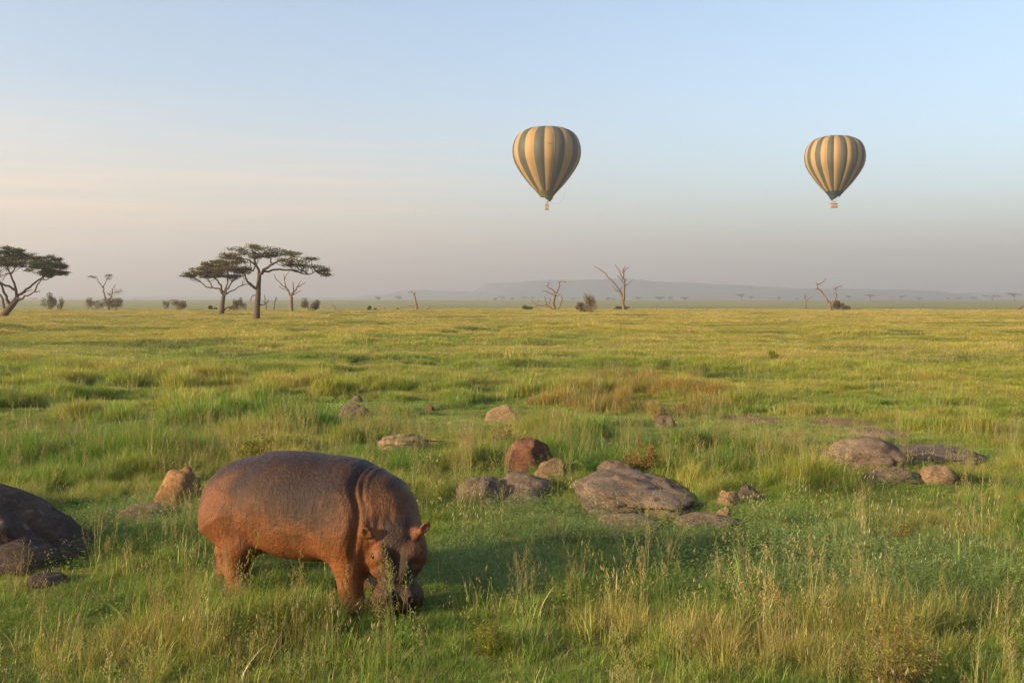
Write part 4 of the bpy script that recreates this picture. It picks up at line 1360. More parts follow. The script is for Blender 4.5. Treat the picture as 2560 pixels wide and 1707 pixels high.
def grid_mesh(sdf, lo, hi, h):
    lo = np.array(lo, float); hi = np.array(hi, float)
    n = np.ceil((hi - lo) / h).astype(int) + 1
    K = 4
    nc = np.ceil(n / K).astype(int) + 1
    gx, gy, gz = np.meshgrid(*[lo[i] + np.arange(nc[i]) * h * K for i in range(3)], indexing='ij')
    Fc = sdf(np.stack([gx, gy, gz], -1).reshape(-1, 3)).reshape(nc)
    up = Fc
    for ax in range(3):
        up = np.repeat(up, K, axis=ax)
    # Fc sample nearest: treat block corner value; refine where near the surface
    F = up[:n[0], :n[1], :n[2]].astype(np.float32)
    near = np.abs(F) < h * K * 3.2
    idx = np.argwhere(near)
    F[near] = sdf(lo + idx * h)
    ins = F < 0
    cnt = np.zeros(n - 1, np.int8)
    for a in (0, 1):
        for b in (0, 1):
            for c in (0, 1):
                cnt += ins[a:n[0] - 1 + a, b:n[1] - 1 + b, c:n[2] - 1 + c]
    act = (cnt > 0) & (cnt < 8)
    cells = np.argwhere(act)
    vid = -np.ones(n - 1, int)
    vid[act] = np.arange(len(cells))
    corners = np.array([(a, b, c) for a in (0, 1) for b in (0, 1) for c in (0, 1)])
    val = np.stack([F[tuple((cells + co).T)] for co in corners], 1)
    acc = np.zeros((len(cells), 3)); cn = np.zeros(len(cells))
    for i in range(8):
        for j in range(i + 1, 8):
            if np.abs(corners[i] - corners[j]).sum() == 1:
                x = (val[:, i] < 0) != (val[:, j] < 0)
                t = val[:, i] / (val[:, i] - val[:, j] + 1e-12)
                p = corners[i] + t[:, None] * (corners[j] - corners[i])
                acc[x] += p[x]; cn[x] += 1
    V = lo + (cells + acc / cn[:, None]) * h
    quads = []
    for ax in range(3):
        o1, o2 = [(1, 2), (2, 0), (0, 1)][ax]
        s0 = [slice(None)] * 3; s1 = [slice(None)] * 3
        s0[ax] = slice(0, -1); s1[ax] = slice(1, None)
        a = ins[tuple(s0)]; b = ins[tuple(s1)]
        e = np.argwhere(a != b)
        e = e[(e[:, o1] > 0) & (e[:, o2] > 0) & (e[:, o1] < n[o1] - 1) & (e[:, o2] < n[o2] - 1)]
        fl = a[tuple(e.T)]
        u = np.zeros(3, int); u[o1] = 1
        w = np.zeros(3, int); w[o2] = 1
        q = np.stack([vid[tuple((e - u - w).T)], vid[tuple((e - w).T)], vid[tuple(e.T)], vid[tuple((e - u).T)]], 1)
        q = np.where(fl[:, None], q, q[:, ::-1])
        quads.append(q)
    Q = np.concatenate(quads)
    Q = Q[(Q >= 0).all(1)]
    # light smoothing
    E = np.concatenate([Q[:, [0, 1]], Q[:, [1, 2]], Q[:, [2, 3]], Q[:, [3, 0]]])
    for _ in range(2):
        sm = np.zeros_like(V); cc = np.zeros(len(V))
        np.add.at(sm, E[:, 0], V[E[:, 1]]); np.add.at(cc, E[:, 0], 1)
        np.add.at(sm, E[:, 1], V[E[:, 0]]); np.add.at(cc, E[:, 1], 1)
        V = V * 0.5 + 0.5 * sm / np.maximum(cc, 1)[:, None]
    return V, Q

def build_hippo():
    V, Q = grid_mesh(hippo_sdf, (-1.45, -0.95, -0.06), (2.15, 0.95, 1.55), 0.013)
    # gentle lumps of muscle and fat
    n = fbm(V[:, 0] * 2.6, V[:, 1] * 2.6, V[:, 2] * 2.6, seed=77, oct=3)
    ctr = np.array([0.1, 0, 0.9])
    dirn = V - ctr
    dirn[:, 0] *= 0.35
    dirn /= np.linalg.norm(dirn, axis=1)[:, None]
    headm = 1 - sstep(1.0, 1.3, V[:, 0])
    n = n + 0.55 * fbm(V[:, 0] * 7.0 + 0.6 * n, V[:, 1] * 2.0, V[:, 2] * 2.2, seed=87, oct=3)
    V = V + dirn * (0.013 * n * headm)[:, None]
    me = mesh_from('hippopotamus', V, Q.tolist())
    # natural skin pattern: pink on the belly, throat folds, ears and round the eyes
    z = V[:, 2]
    lump = fbm(V[:, 0] * 2, V[:, 1] * 2, V[:, 2] * 2, seed=5, oct=4)
    pink = 1 - sstep(0.40, 1.36, z + 0.34 * lump + 0.12 * sstep(-0.2, -0.9, V[:, 0]) * -1)
    H = (V - HO) @ HM.astype(float) / HS
    H[:, 0] *= 1.16
    Ha = np.abs(H[:, 1])
    hm = 1 - sstep(0.0, 0.06, hd(H))
    top = sstep(-0.02, 0.10, H[:, 2]) * (1 - sstep(0.10, 0.19, Ha))
    ph = 0.62 - 0.55 * top + 0.24 * lump - 0.36 * sstep(0.42, 0.62, H[:, 0])
    er = np.exp(-(((H[:, 0] - 0.12) / 0.11) ** 2 + ((Ha - 0.25) / 0.09) ** 2 + ((H[:, 2] - 0.16) / 0.10) ** 2))
    ey = np.exp(-(((H[:, 0] - 0.35) / 0.085) ** 2 + ((Ha - 0.23) / 0.055) ** 2 + ((H[:, 2] - 0.155) / 0.07) ** 2))
    isH = sstep(-0.16, 0.02, H[:, 0]) * sstep(1.0, 1.15, V[:, 0])
    pink = pink * (1 - isH) + np.clip(ph, 0, 1) * isH
    pink = np.maximum(pink, np.maximum(er, ey) * 1.0 * isH)
    at = me.attributes.new('pink', 'FLOAT', 'POINT')
    at.data.foreach_set('value', np.clip(pink, 0, 1).astype(np.float32))
    eyr = me.attributes.new('flush', 'FLOAT', 'POINT')
    eyr.data.foreach_set('value', np.clip(np.maximum(er, ey) * isH, 0, 1).astype(np.float32))
    m, t, o = mat('hippo_skin')
    v = objco(t)
    pk = N(t, 'ShaderNodeAttribute', attribute_name='pink').outputs['Fac']
    fl = N(t, 'ShaderNodeAttribute', attribute_name='flush').outputs['Fac']
    n1 = noise(t, v, 3.2, 9, 0.68, 0.5)
    n2 = noise(t, v, 38, 6, 0.7)
    f = math2(t, 'ADD', pk, math2(t, 'MULTIPLY', math2(t, 'SUBTRACT', n1, 0.5), 1.5))
    col = ramp(t, f, [(0.0, (0.023, 0.013, 0.0105)), (0.30, (0.050, 0.024, 0.0125)), (0.55, (0.096, 0.042, 0.0165)), (1.0, (0.155, 0.056, 0.0185))])
    col = mixcol(t, math2(t, 'MULTIPLY', fl, 0.48), col, (0.33, 0.115, 0.065))
    spk = mrange(t, n2, 0.52, 0.70)
    col = mixcol(t, math2(t, 'MULTIPLY', spk, 0.35), col, (0.06, 0.035, 0.028))
    mud = mrange(t, noise(t, v, 90, 3, 0.6), 0.66, 0.74)
    col = mixcol(t, math2(t, 'MULTIPLY', mud, 0.4), col, (0.26, 0.15, 0.085))
    mp = N(t, 'ShaderNodeMapping')
    mp.inputs['Scale'].default_value = (1.0, 1.0, 0.35)
    t.links.new(v, mp.inputs[0])
    wr = noise(t, mp.outputs[0], 24, 7, 0.62, 0.8)
    hgt = math2(t, 'ADD', math2(t, 'MULTIPLY', wr, 0.7), math2(t, 'ADD', math2(t, 'MULTIPLY', n2, 0.4), math2(t, 'MULTIPLY', n1, 1.2)))
    rough = mrange(t, n2, 0.35, 0.65, 0.30, 0.66)
    principled(t, o, col, rough, 0.19, hgt, 0.026, 1.0)
    o = link('hippopotamus', me, m)
    z0 = float(terrain(np.array([HIP_LOC[0]]), np.array([HIP_LOC[1]]))[0])
    o.location = (HIP_LOC[0], HIP_LOC[1], z0 - 0.01)
    o.rotation_euler = (0, 0, HIP_YAW)
    tag(o, 'brown grazing hippopotamus with head lowered into the grass', 'hippopotamus')
    # eyes
    me_, t, oo = mat('hippo_eye')
    principled(t, oo, ramp(t, noise(t, objco(t), 40), [(0.4, (0.010, 0.006, 0.005)), (0.7, (0.03, 0.015, 0.010))]), 0.38, 0.3)
    for s in (-1, 1):
        bm = bmesh.new()
        bmesh.ops.create_uvsphere(bm, u_segments=20, v_segments=14, radius=0.034)
        m2 = bpy.data.meshes.new('eye')
        bm.to_mesh(m2); bm.free()
        m2.polygons.foreach_set('use_smooth', [True] * len(m2.polygons))
        e = link('eye', m2, me_, o)
        e.location = hp(0.352, 0.220 * s, 0.162)
    return o
def hd(H):
    return np.zeros(len(H))
hippo = build_hippo()

# ------------------------------------------------------------------ grass
def m_grass():
    m, t, o = mat('grass_blades')
    ti = N(t, 'ShaderNodeAttribute', attribute_name='tint', attribute_type='INSTANCER').outputs['Color']
    bc = N(t, 'ShaderNodeAttribute', attribute_name='bc')
    sp = N(t, 'ShaderNodeSeparateColor')
    t.links.new(bc.outputs['Color'], sp.inputs[0])
    r, g, b = sp.outputs
    hsv = N(t, 'ShaderNodeHueSaturation')
    t.links.new(ti, hsv.inputs['Color'])
    t.links.new(mrange(t, r, 0, 1, 0.478, 0.518), hsv.inputs['Hue'])
    t.links.new(mrange(t, r, 0, 1, 1.25, 0.78), hsv.inputs['Value'])
    col = mixcol(t, math2(t, 'MULTIPLY', g, 0.35), hsv.outputs[0], mixcol(t, 0.5, ti, (0.30, 0.25, 0.06)))
    straw = ramp(t, r, [(0.1, (0.22, 0.17, 0.06)), (0.5, (0.34, 0.25, 0.11)), (0.9, (0.42, 0.35, 0.20))])
    col = mixcol(t, b, col, straw)
    d = N(t, 'ShaderNodeBsdfDiffuse')
    tr = N(t, 'ShaderNodeBsdfTranslucent')
    mx = N(t, 'ShaderNodeMixShader')
    mx.inputs[0].default_value = 0.45
    t.links.new(col, d.inputs[0]); t.links.new(col, tr.inputs[0])
    t.links.new(d.outputs[0], mx.inputs[1]); t.links.new(tr.outputs[0], mx.inputs[2])
    gl = N(t, 'ShaderNodeBsdfGlossy')
    gl.inputs['Roughness'].default_value = 0.45
    gl.inputs['Color'].default_value = (0.8, 0.8, 0.8, 1)
    mg = N(t, 'ShaderNodeMixShader')
    mg.inputs[0].default_value = 0.025
    t.links.new(mx.outputs[0], mg.inputs[1]); t.links.new(gl.outputs[0], mg.inputs[2])
    t.links.new(mg.outputs[0], o.inputs['Surface'])
    return m

class Tuft:
    def __init__(self, seed):
        self.V = []; self.F = []; self.Cc = []
        self.r = random.Random(seed)
    def quad(self, a, b, c, d, col):
        n = len(self.V)
        self.V += [a, b, c, d]
        self.F.append((n, n + 1, n + 2, n + 3))
        self.Cc += col if isinstance(col, list) else [col] * 4
    def blade(self, base, h, az, lean, w, seg, rv, dry, droop=0.0):
        r = self.r
        dx, dy = math.cos(az), math.sin(az)
        a2 = az + PI / 2 + r.uniform(-.7, .7)
        sx, sy = math.cos(a2), math.sin(a2)
        n = len(self.V)
        for i in range(seg + 1):
            t = i / seg
            out_ = lean * h * (t ** 1.7)
            z = h * t * (1 - 0.22 * lean * t) - droop * h * t ** 3
            ww = w * (1 - t) ** 0.6 * (0.7 + 0.3 * min(1, t * 4)) + (0.0004 if i == seg else 0)
            cx, cy_ = base[0] + dx * out_, base[1] + dy * out_
            self.V += [(cx - sx * ww, cy_ - sy * ww, z), (cx + sx * ww, cy_ + sy * ww, z)]
            self.Cc += [(rv, t, dry, 1)] * 2
        for i in range(seg):
            k = n + i * 2
            self.F.append((k, k + 1, k + 3, k + 2))
        return (base[0] + dx * lean * h, base[1] + dy * lean * h, h * (1 - 0.22 * lean) - droop * h)
    def head(self, p, l, w, rv, dry=1.0, tilt=0.2):
        r = self.r
        a = r.uniform(0, 2 * PI)
        tx, ty = math.cos(a) * tilt * l, math.sin(a) * tilt * l
        n = len(self.V)
        self.V.append((p[0], p[1], p[2]))
        for k in range(4):
            an = PI / 2 * k
            self.V.append((p[0] + tx * .45 + math.cos(an) * w, p[1] + ty * .45 + math.sin(an) * w, p[2] + l * .42))
        self.V.append((p[0] + tx, p[1] + ty, p[2] + l))
        self.Cc += [(rv, 1, dry, 1)] * 6
        for k in range(4):
            q = (k + 1) % 4
            self.F.append((n, n + 1 + q, n + 1 + k)); self.F.append((n + 5, n + 1 + k, n + 1 + q))
    def disc(self, R):
        a = self.r.uniform(0, 2 * PI); q = math.sqrt(self.r.random()) * R
        return (math.cos(a) * q, math.sin(a) * q)
    def mesh(self, name):
        me = bpy.data.meshes.new(name)
        me.from_pydata(self.V, [], self.F)
        at = me.color_attributes.new('bc', 'FLOAT_COLOR', 'POINT')
        at.data.foreach_set('color', np.array(self.Cc, np.float32).ravel())
        return me

def tuft_leafy(s, n=46, R=0.13, h=(0.16, 0.36), w=0.0032, seg=4, lean=(0.15, 0.9), dryp=0.06):
    T = Tuft(s); r = T.r
    for _ in range(n):
        b = T.disc(R)
        az = math.atan2(b[1], b[0]) + r.gauss(0, 0.9)
        T.blade(b, r.uniform(*h), az, r.uniform(*lean), w * r.uniform(.6, 1.3), seg, r.random(), 1.0 if r.random() < dryp else 0.0, 0.15 * r.random())
    return T
def tuft_stalks(s, n=6, R=0.10, h=(0.5, 0.95), leaf=10):
    T = Tuft(s); r = T.r
    for _ in range(n):
        b = T.disc(R); az = r.uniform(0, 2 * PI); hh = r.uniform(*h)
        le = r.uniform(.03, .22); rv = r.random()
        dry = r.choice((0.35, 0.6, 0.85))
        T.blade(b, hh, az, le, 0.0026, 5, rv, dry)
        for k in range(14):                    # open panicle
            f = 0.62 + 0.38 * k / 14
            o_ = le * hh * f ** 1.7
            p = (b[0] + math.cos(az) * o_, b[1] + math.sin(az) * o_, hh * f * (1 - .22 * le * f))
            a2 = r.uniform(0, 2 * PI); L = 0.062 * (1.15 - (f - .62) / .38) * r.uniform(.7, 1.2)
            q = (p[0] + math.cos(a2) * L * .75, p[1] + math.sin(a2) * L * .75, p[2] + L * .7)
            sx, sy = -math.sin(a2) * .0008, math.cos(a2) * .0008
            T.quad((p[0] - sx, p[1] - sy, p[2]), (p[0] + sx, p[1] + sy, p[2]), (q[0] + sx, q[1] + sy, q[2]), (q[0] - sx, q[1] - sy, q[2]), (rv, 1, dry, 1))
            for m_ in (0.6, 1.0):
                T.head((p[0] + (q[0] - p[0]) * m_, p[1] + (q[1] - p[1]) * m_, p[2] + (q[2] - p[2]) * m_), 0.018, 0.0042, rv, dry, .4)
    for _ in range(leaf):
        b = T.disc(R); T.blade(b, r.uniform(.2, .45), r.uniform(0, 2 * PI), r.uniform(.2, .8), 0.003, 4, r.random(), 0.0, .1)
    return T
def tuft_white(s, n=7, R=0.16):
    T = Tuft(s); r = T.r
    for _ in range(n):
        b = T.disc(R); az = r.uniform(0, 2 * PI); hh = r.uniform(.2, .42)
        p = T.blade(b, hh, az, r.uniform(.02, .35), 0.0014, 4, r.random(), 0.3)
        T.head(p, r.uniform(.035, .065), r.uniform(.005, .008), r.uniform(.45, 1), 0.8, .3)
    for _ in range(16):
        T.blade(T.disc(R), r.uniform(.1, .28), r.uniform(0, 2 * PI), r.uniform(.3, 1.0), 0.0032, 3, r.random(), 0.0, .15)
    return T
def tuft_herb(s, n=80, R=0.16, hmax=0.16):
    T = Tuft(s); r = T.r
    for _ in range(n):
        b = T.disc(R); z = r.uniform(.02, hmax)
        a = r.uniform(0, 2 * PI); L = r.uniform(.010, .022); w = L * .42; up = r.uniform(-.2, .7)
        dx, dy = math.cos(a), math.sin(a)
        rv = r.random()
        T.quad((b[0], b[1], z), (b[0] + dx * L * .5 - dy * w, b[1] + dy * L * .5 + dx * w, z + up * L * .5), (b[0] + dx * L, b[1] + dy * L, z + up * L), (b[0] + dx * L * .5 + dy * w, b[1] + dy * L * .5 - dx * w, z + up * L * .5), (rv, .2, 0, 1))
    return T
def tuft_arch(s):
    T = Tuft(s); r = T.r
    for _ in range(2):
        b = T.disc(.06); az = r.uniform(0, 2 * PI); hh = r.uniform(.55, .9)
        p = T.blade(b, hh, az, r.uniform(.5, 1.0), 0.0022, 8, r.uniform(0, .5), 0.85, r.uniform(.1, .45))
        for k in range(5):
            T.head((p[0] + r.gauss(0, .02), p[1] + r.gauss(0, .02), p[2] - .02 * k + .02), .03, .004, r.random(), .9, 1.0)
    return T

def build_grass():
    kinds = {}
    col = bpy.data.collections.new('grass_sources')
    gm = m_grass()
    count = 0
    def add(kind, T):
        nonlocal count
        me = T.mesh('tuft_mesh')
        me.materials.append(gm)
        o = bpy.data.objects.new('grass_tuft_%03d' % count, me)
        col.objects.link(o)
        kinds.setdefault(kind, []).append(count)
        count += 1
    for s in range(10): add('leafy', tuft_leafy(100 + s))
    for s in range(6): add('tall', tuft_leafy(150 + s, 60, 0.16, (0.28, 0.60), 0.0036, 5, (0.1, 0.7), 0.10))
    for s in range(8): add('stalk', tuft_stalks(200 + s))
    for s in range(6): add('white', tuft_white(300 + s))
    for s in range(6): add('herb', tuft_herb(400 + s))
    for s in range(5): add('arch', tuft_arch(500 + s))
    for s in range(8): add('mid', tuft_leafy(600 + s, 110, 0.24, (0.10, 0.30), 0.005, 3, (0.15, 0.9), 0.10))
    for s in range(4): add('midshort', tuft_leafy(640 + s, 160, 0.32, (0.04, 0.11), 0.006, 2, (0.3, 1.0), 0.05))
    for s in range(5): add('midstalk', tuft_leafy(660 + s, 26, 0.35, (0.25, 0.60), 0.0035, 3, (0.02, 0.3), 0.75))
    for s in range(8): add('far', tuft_leafy(700 + s, 170, 0.75, (0.15, 0.38), 0.014, 2, (0.1, 0.7), 0.20))
    for s in range(4): add('reed', tuft_leafy(800 + s, 110, 0.26, (0.35, 1.0), 0.0055, 5, (0.02, 0.55), 0.22))
    for s in range(6): add('coarse', tuft_leafy(950 + s, 13, 0.10, (0.22, 0.50), 0.0062, 6, (0.1, 0.9), 0.35))
    for s in range(6): add('short', tuft_leafy(900 + s, 50, 0.15, (0.05, 0.13), 0.003, 3, (0.3, 1.1), 0.05))

    rs = np.random.RandomState(12)
    HALF = math.radians(33)
    def sample(n, r0, r1):
        a = rs.uniform(-HALF, HALF, n)
        r = np.sqrt(rs.uniform(r0 * r0, r1 * r1, n))
        return np.sin(a) * r, np.cos(a) * r - 1.5
    area = lambda r0, r1: HALF * (r1 * r1 - r0 * r0)
    PX = []; KI = []; SC = []; TI = []
    green_l = np.array([0.085, 0.235, 0.014]); green_m = np.array([0.150, 0.275, 0.022]); yel = np.array([0.36, 0.345, 0.036])
    tan = np.array([0.46, 0.36, 0.10]); shady_short = np.array([0.215, 0.325, 0.125]); rust = np.array([0.29, 0.24, 0.045]); dark = np.array([0.050, 0.100, 0.020])
    foot = np.array(FOOT)
    hx, hy = HIP_LOC
    def fields(x, y):
        f = {}
        f['lawn'] = blobs(x, y, LAWN); f['shady_short'] = blobs(x, y, SHADY_SHORT); f['lush'] = blobs(x, y, LUSH)
        f['bare'] = blobs(x, y, BARE); f['rust'] = blobs(x, y, RUST)
        r = np.hypot(x, y)
        f['tu'] = tussock(x, y)
        q = sstep(22, 60, r)
        f['n1'] = np.clip(1.25 * ((1 - q) * fbm(x / 2.6, y / 1.7, seed=51, oct=3) + q * fbm(x / 7.0, y / 5.0, seed=52, oct=3)), -1, 1)
        f['n2'] = (1 - q) * fbm(x / 7.0, y / 5.0, seed=61, oct=3) + q * fbm(x / 20.0, y / 15.0, seed=62, oct=3)
        rk = np.zeros_like(x)
        for fx, fy, frx, fry in foot:
            e = ((x - fx) / (1.35 * frx + 0.18)) ** 2 + ((y - (fy - 1.1 * fry)) / (0.9 * fry + 0.75)) ** 2
            rk = np.maximum(rk, np.exp(-e * e))
        f['rk'] = rk
        f['straw'] = blobs(x, y, STRAW)
        f['hip'] = blobs(x, y, [(640, 1555, 250, 70)])
        f['n3'] = fbm(x / 0.7, y / 0.7, seed=71, oct=2)
        f['n4'] = fbm(x / 30.0, y / 14.0, seed=81, oct=3)
        f['r'] = r
        return f
    def tint(x, y, f, boost=None):
        n = len(x)
        u = rs.uniform(0, 1, n)
        w_y = np.clip(0.14 + 0.8 * f['n2'] + 0.40 * f['n1'] + 0.55 * sstep(26, 90, f['r']) + 0.20 * sstep(0, 20, x) * sstep(20, 40, f['r']) - 1.0 * f['lush'] - 0.3 * f['lawn'] + 0.25 * rs.normal(0, 1, n), 0, 1)[:, None]
        w_y = np.clip(w_y + 0.35 * f['tu'][:, None] - 0.08, 0, 1)
        w_l = np.clip(0.35 - 0.9 * f['n2'] + 1.4 * f['lush'] + 0.25 * rs.normal(0, 1, n) - 0.25 * sstep(40, 90, f['r']), 0, 1)[:, None]
        c = green_m * (1 - w_l) + green_l * w_l
        c = c * (1 - w_y) + yel * w_y
        wt = np.clip(0.9 * sstep(0.1, 0.6, f['n1'] + 0.5 * f['n4']) * 0.5 + 0.35 * sstep(50, 150, f['r']) + 0.15 * rs.normal(0, 1, n) - 0.4 * f['lush'] - 0.3 * f['shady_short'], 0, 0.75)[:, None]
        wt = np.clip(wt + (f['straw'] * rs.uniform(0.0, 0.7, n))[:, None], 0, 0.9)
        c = c * (1 - wt) + tan * wt
        wd = (np.clip(f['shady_short'] * 0.70 + 0.35 * f['lawn'] + 0.05, 0, 0.8) * (1 - 0.8 * sstep(25, 60, f['r'])))[:, None]
        c = c * (1 - wd) + shady_short * wd  # paints the bluish unlit tone into the blade colour
        wr = np.clip(f['rust'] * (0.35 + 0.3 * rs.normal(0, 1, n)), 0, 0.9)[:, None]
        c = c * (1 - wr) + rust * wr
        dk = np.clip(sstep(0.25, 0.7, -f['n1'] + 0.3 * f['n3']) * 0.7, 0, 1)[:, None]
        c = c * (1 - dk) + dark * dk
        return c * rs.uniform(0.8, 1.2, (n, 1))
    def emit(x, y, kind, keep, scale, f, tintc=None, zs=None):
        k = keep & np.ones(len(x), bool)
        for fx, fy, frx, fry in foot:
            k &= ((x - fx) / frx) ** 2 + ((y - fy) / fry) ** 2 > 1
        x, y = x[k], y[k]
        if not len(x):
            return
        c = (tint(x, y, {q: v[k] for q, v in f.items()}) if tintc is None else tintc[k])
        z = terrain(x, y) - 0.015
        PX.append(np.stack([x, y, z], 1))
        KI.append(rs.choice(kinds[kind], len(x)))
        s = scale[k]
        zz = s if zs is None else zs[k]
        SC.append(np.stack([s, s, zz], 1))
        TI.append(c)
    def hip_dist(x, y):
        c, s = math.cos(-HIP_YAW), math.sin(-HIP_YAW)
        lx = (x - hx) * c - (y - hy) * s; ly = (x - hx) * s + (y - hy) * c
        return np.sqrt((np.clip(np.abs(lx - 0.15) - 1.1, 0, None)) ** 2 + np.clip(np.abs(ly) - 0.15, 0, None) ** 2)
    # --- near field 7..27 m
    a = area(8, 28)
    x, y = sample(int(a * 95), 8, 28)
    f = fields(x, y)
    hgt = np.clip(0.42 + 1.00 * f['tu'] + 0.45 * f['n1'] + 0.25 * f['n2'] - 0.40 * f['lawn'] - 0.25 * f['shady_short'] + 0.55 * f['lush'] + 0.28 * f['hip'], 0.18, 1.7) * rs.uniform(.75, 1.25, len(x)) * (1 - 0.6 * f['rk'])
    fade = 1 - sstep(20, 28, f['r'])
    p = rs.uniform(0, 1, len(x))
    ok = (p < (1 - 0.92 * f['bare']) * fade) & (rs.uniform(0, 1, len(x)) < 0.82 + 0.3 * f['n3'])
    kk = rs.uniform(0, 1, len(x))
    shortp = np.clip(0.30 + 0.45 * f['shady_short'] + 0.75 * f['lawn'] - 0.9 * f['tu'] - 0.3 * f['n1'] - 0.3 * f['lush'] - 0.4 * f['hip'], 0.02, 0.92)
    emit(x, y, 'short', ok & (kk < shortp), hgt * 0.4 + 0.85, f)
    tallp = np.clip(0.06 + 0.45 * f['tu'] + 0.25 * f['n1'] + 0.5 * f['hip'] + 0.35 * f['lush'] - 0.3 * f['shady_short'] - 0.5 * f['lawn'], 0, 0.6) * (1 - f['rk'])
    emit(x, y, 'tall', ok & (kk >= shortp) & (kk < shortp + tallp * 0.7), hgt * 0.45 + 0.28, f)
    emit(x, y, 'leafy', ok & (kk >= shortp + tallp * 0.7), hgt * 0.75 + 0.10, f)
    # herbs
    x, y = sample(int(a * 26), 8, 20)
    f = fields(x, y)
    hb = np.stack([0.13 + 0.07 * f['shady_short'], 0.22 + 0.07 * f['shady_short'], 0.035 + 0.04 * f['shady_short']], 1) * rs.uniform(.75, 1.25, (len(x), 1))
    emit(x, y, 'herb', (rs.uniform(0, 1, len(x)) < 0.10 + 0.35 * f['shady_short'] + 0.3 * f['n2']) & (rs.uniform(0, 1, len(x)) < 1 - f['bare']), rs.uniform(.8, 1.7, len(x)), f, hb)
    # seed stalks
    x, y = sample(int(a * 8.5), 8, 26)
    f = fields(x, y)
    hdst = hip_dist(x, y)
    infront = (np.hypot((x + 2.35) / 0.95, (y - 9.1) / 0.6) < 1)
    emit(x, y, 'stalk', (hdst > 0.42) & (rs.uniform(0, 1, len(x)) < np.clip(0.30 + 0.55 * f['n2'] + 0.2 * f['n1'] - 0.28 * f['shady_short'] - 0.35 * f['lawn'] + 0.55 * infront, 0.02, 1) * (1 - 0.93 * f['rk'])), rs.uniform(.55, 1.05, len(x)), f)
    # white seed heads
    x, y = sample(int(a * 12), 8, 22)
    f = fields(x, y)
    emit(x, y, 'white', (hip_dist(x, y) > 0.3) & (rs.uniform(0, 1, len(x)) < 0.6 * np.clip(0.10 + 0.75 * f['shady_short'] * sstep(-0.3, 0.3, f['n1'] + f['n3'] * .5) + 0.2 * f['n2'], 0.02, 1)), rs.uniform(.7, 1.2, len(x)), f)
    # coarse broad blades
    x, y = sample(int(area(8, 16) * 4.5), 8, 16)
    f = fields(x, y)
    emit(x, y, 'coarse', (hip_dist(x, y) > 0.2) & (rs.uniform(0, 1, len(x)) < np.clip(0.5 + 0.5 * f['n2'] + 0.5 * f['straw'] - 0.3 * f['shady_short'], 0.05, 1) * (1 - 0.9 * f['rk']) * (1 - sstep(12, 16, f['r']))), rs.uniform(.6, 1.1, len(x)), f)
    # arching straws
    x, y = sample(int(a * 1.1), 8, 20)
    f = fields(x, y)
    emit(x, y, 'arch', (hip_dist(x, y) > 0.5), rs.uniform(.6, 1.1, len(x)), f)
    # --- mid field 20..90 m
    x, y = sample(int(area(19, 60) * 20), 19, 60)
    f = fields(x, y)
    hgt = np.clip(0.36 + 1.55 * f['tu'] + 0.40 * f['n1'] + 0.25 * f['n2'] - 0.45 * f['lawn'] + 0.6 * f['lush'], 0.16, 2.0) * rs.uniform(.8, 1.2, len(x)) * (1 - 0.6 * f['rk'])
    ok = rs.uniform(0, 1, len(x)) < sstep(18, 26, f['r']) * (1 - 0.95 * f['bare']) * (1 - 0.3 * sstep(40, 60, f['r']))
    sh = rs.uniform(0, 1, len(x)) < np.clip(f['lawn'] * 0.95 + 0.45 * (1 - sstep(0.0, 0.4, f['tu'])) * sstep(-0.4, 0.4, -f['n1']), 0, 0.95)
    emit(x, y, 'mid', ok & ~sh, hgt * 0.35 + 0.75, f, zs=hgt * 1.25)
    emit(x, y, 'midshort', ok & sh, hgt * 0.3 + 0.7, f)
    x, y = sample(int(area(19, 75) * 1.5), 19, 75)
    f = fields(x, y)
    emit(x, y, 'midstalk', rs.uniform(0, 1, len(x)) < np.clip(0.45 + 0.7 * f['n2'] + 0.3 * sstep(35, 60, f['r']) - 0.6 * f['lawn'] - 0.5 * f['bare'] - .3 * f['lush'], 0, 1) * (1 - 0.93 * f['rk']), rs.uniform(.6, 1.1, len(x)), f)
    # --- far field
    x, y = sample(int(area(48, 130) * 4.0), 48, 130)
    f = fields(x, y)
    hgt = np.clip(0.42 + 1.5 * f['tu'] + 0.4 * f['n1'] + 0.3 * f['n2'], 0.25, 2.0)
    emit(x, y, 'far', rs.uniform(0, 1, len(x)) < sstep(46, 62, f['r']), rs.uniform(.7, 1.1, len(x)), f, zs=hgt * rs.uniform(.7, 1.2, len(x)))
    x, y = sample(int(area(128, 330) * 1.2), 128, 330)
    f = fields(x, y)
    hgt = np.clip(0.7 + 0.9 * f['n1'] + 0.4 * f['n2'], 0.3, 1.6)
    emit(x, y, 'far', np.ones(len(x), bool), rs.uniform(1.0, 1.6, len(x)), f, zs=hgt * rs.uniform(.7, 1.2, len(x)))
    # --- reeds
    x, y = sample(9000, 22, 46)
    f = fields(x, y)
    d_ = fbm(x / 1.1, y / 1.1, seed=91, oct=2)
    rr_ = blobs(x, y, [RUST[0], RUST[1]])
    emit(x, y, 'reed', (rr_ > 0.35) & (d_ > 0.16) & (rs.uniform(0, 1, len(x)) < 0.5), rs.uniform(.42, .85, len(x)), f, np.array([0.26, 0.23, 0.04]) * rs.uniform(.6, 1.15, (len(x), 1)))
    rp_ = []
    for (px, py, sc_) in ((1345, 1012, .8), (1440, 1018, .8), (1478, 1018, .75), (1525, 1022, .85), (1780, 998, 1.1), (1788, 996, 1.0), (1400, 1000, .9), (1655, 990, 1.1), (1560, 1000, 1.0), (1690, 985, 1.2), (1740, 990, .8), (1600, 960, 1.1), (1640, 965, 1.1)):
        for q in range(5):
            g_ = on_ground(px, py)
            rp_.append((g_.x + rs.normal(0, .22), g_.y + rs.normal(0, .3), sc_ * rs.uniform(.45, .85)))
    rp_ = np.array(rp_)
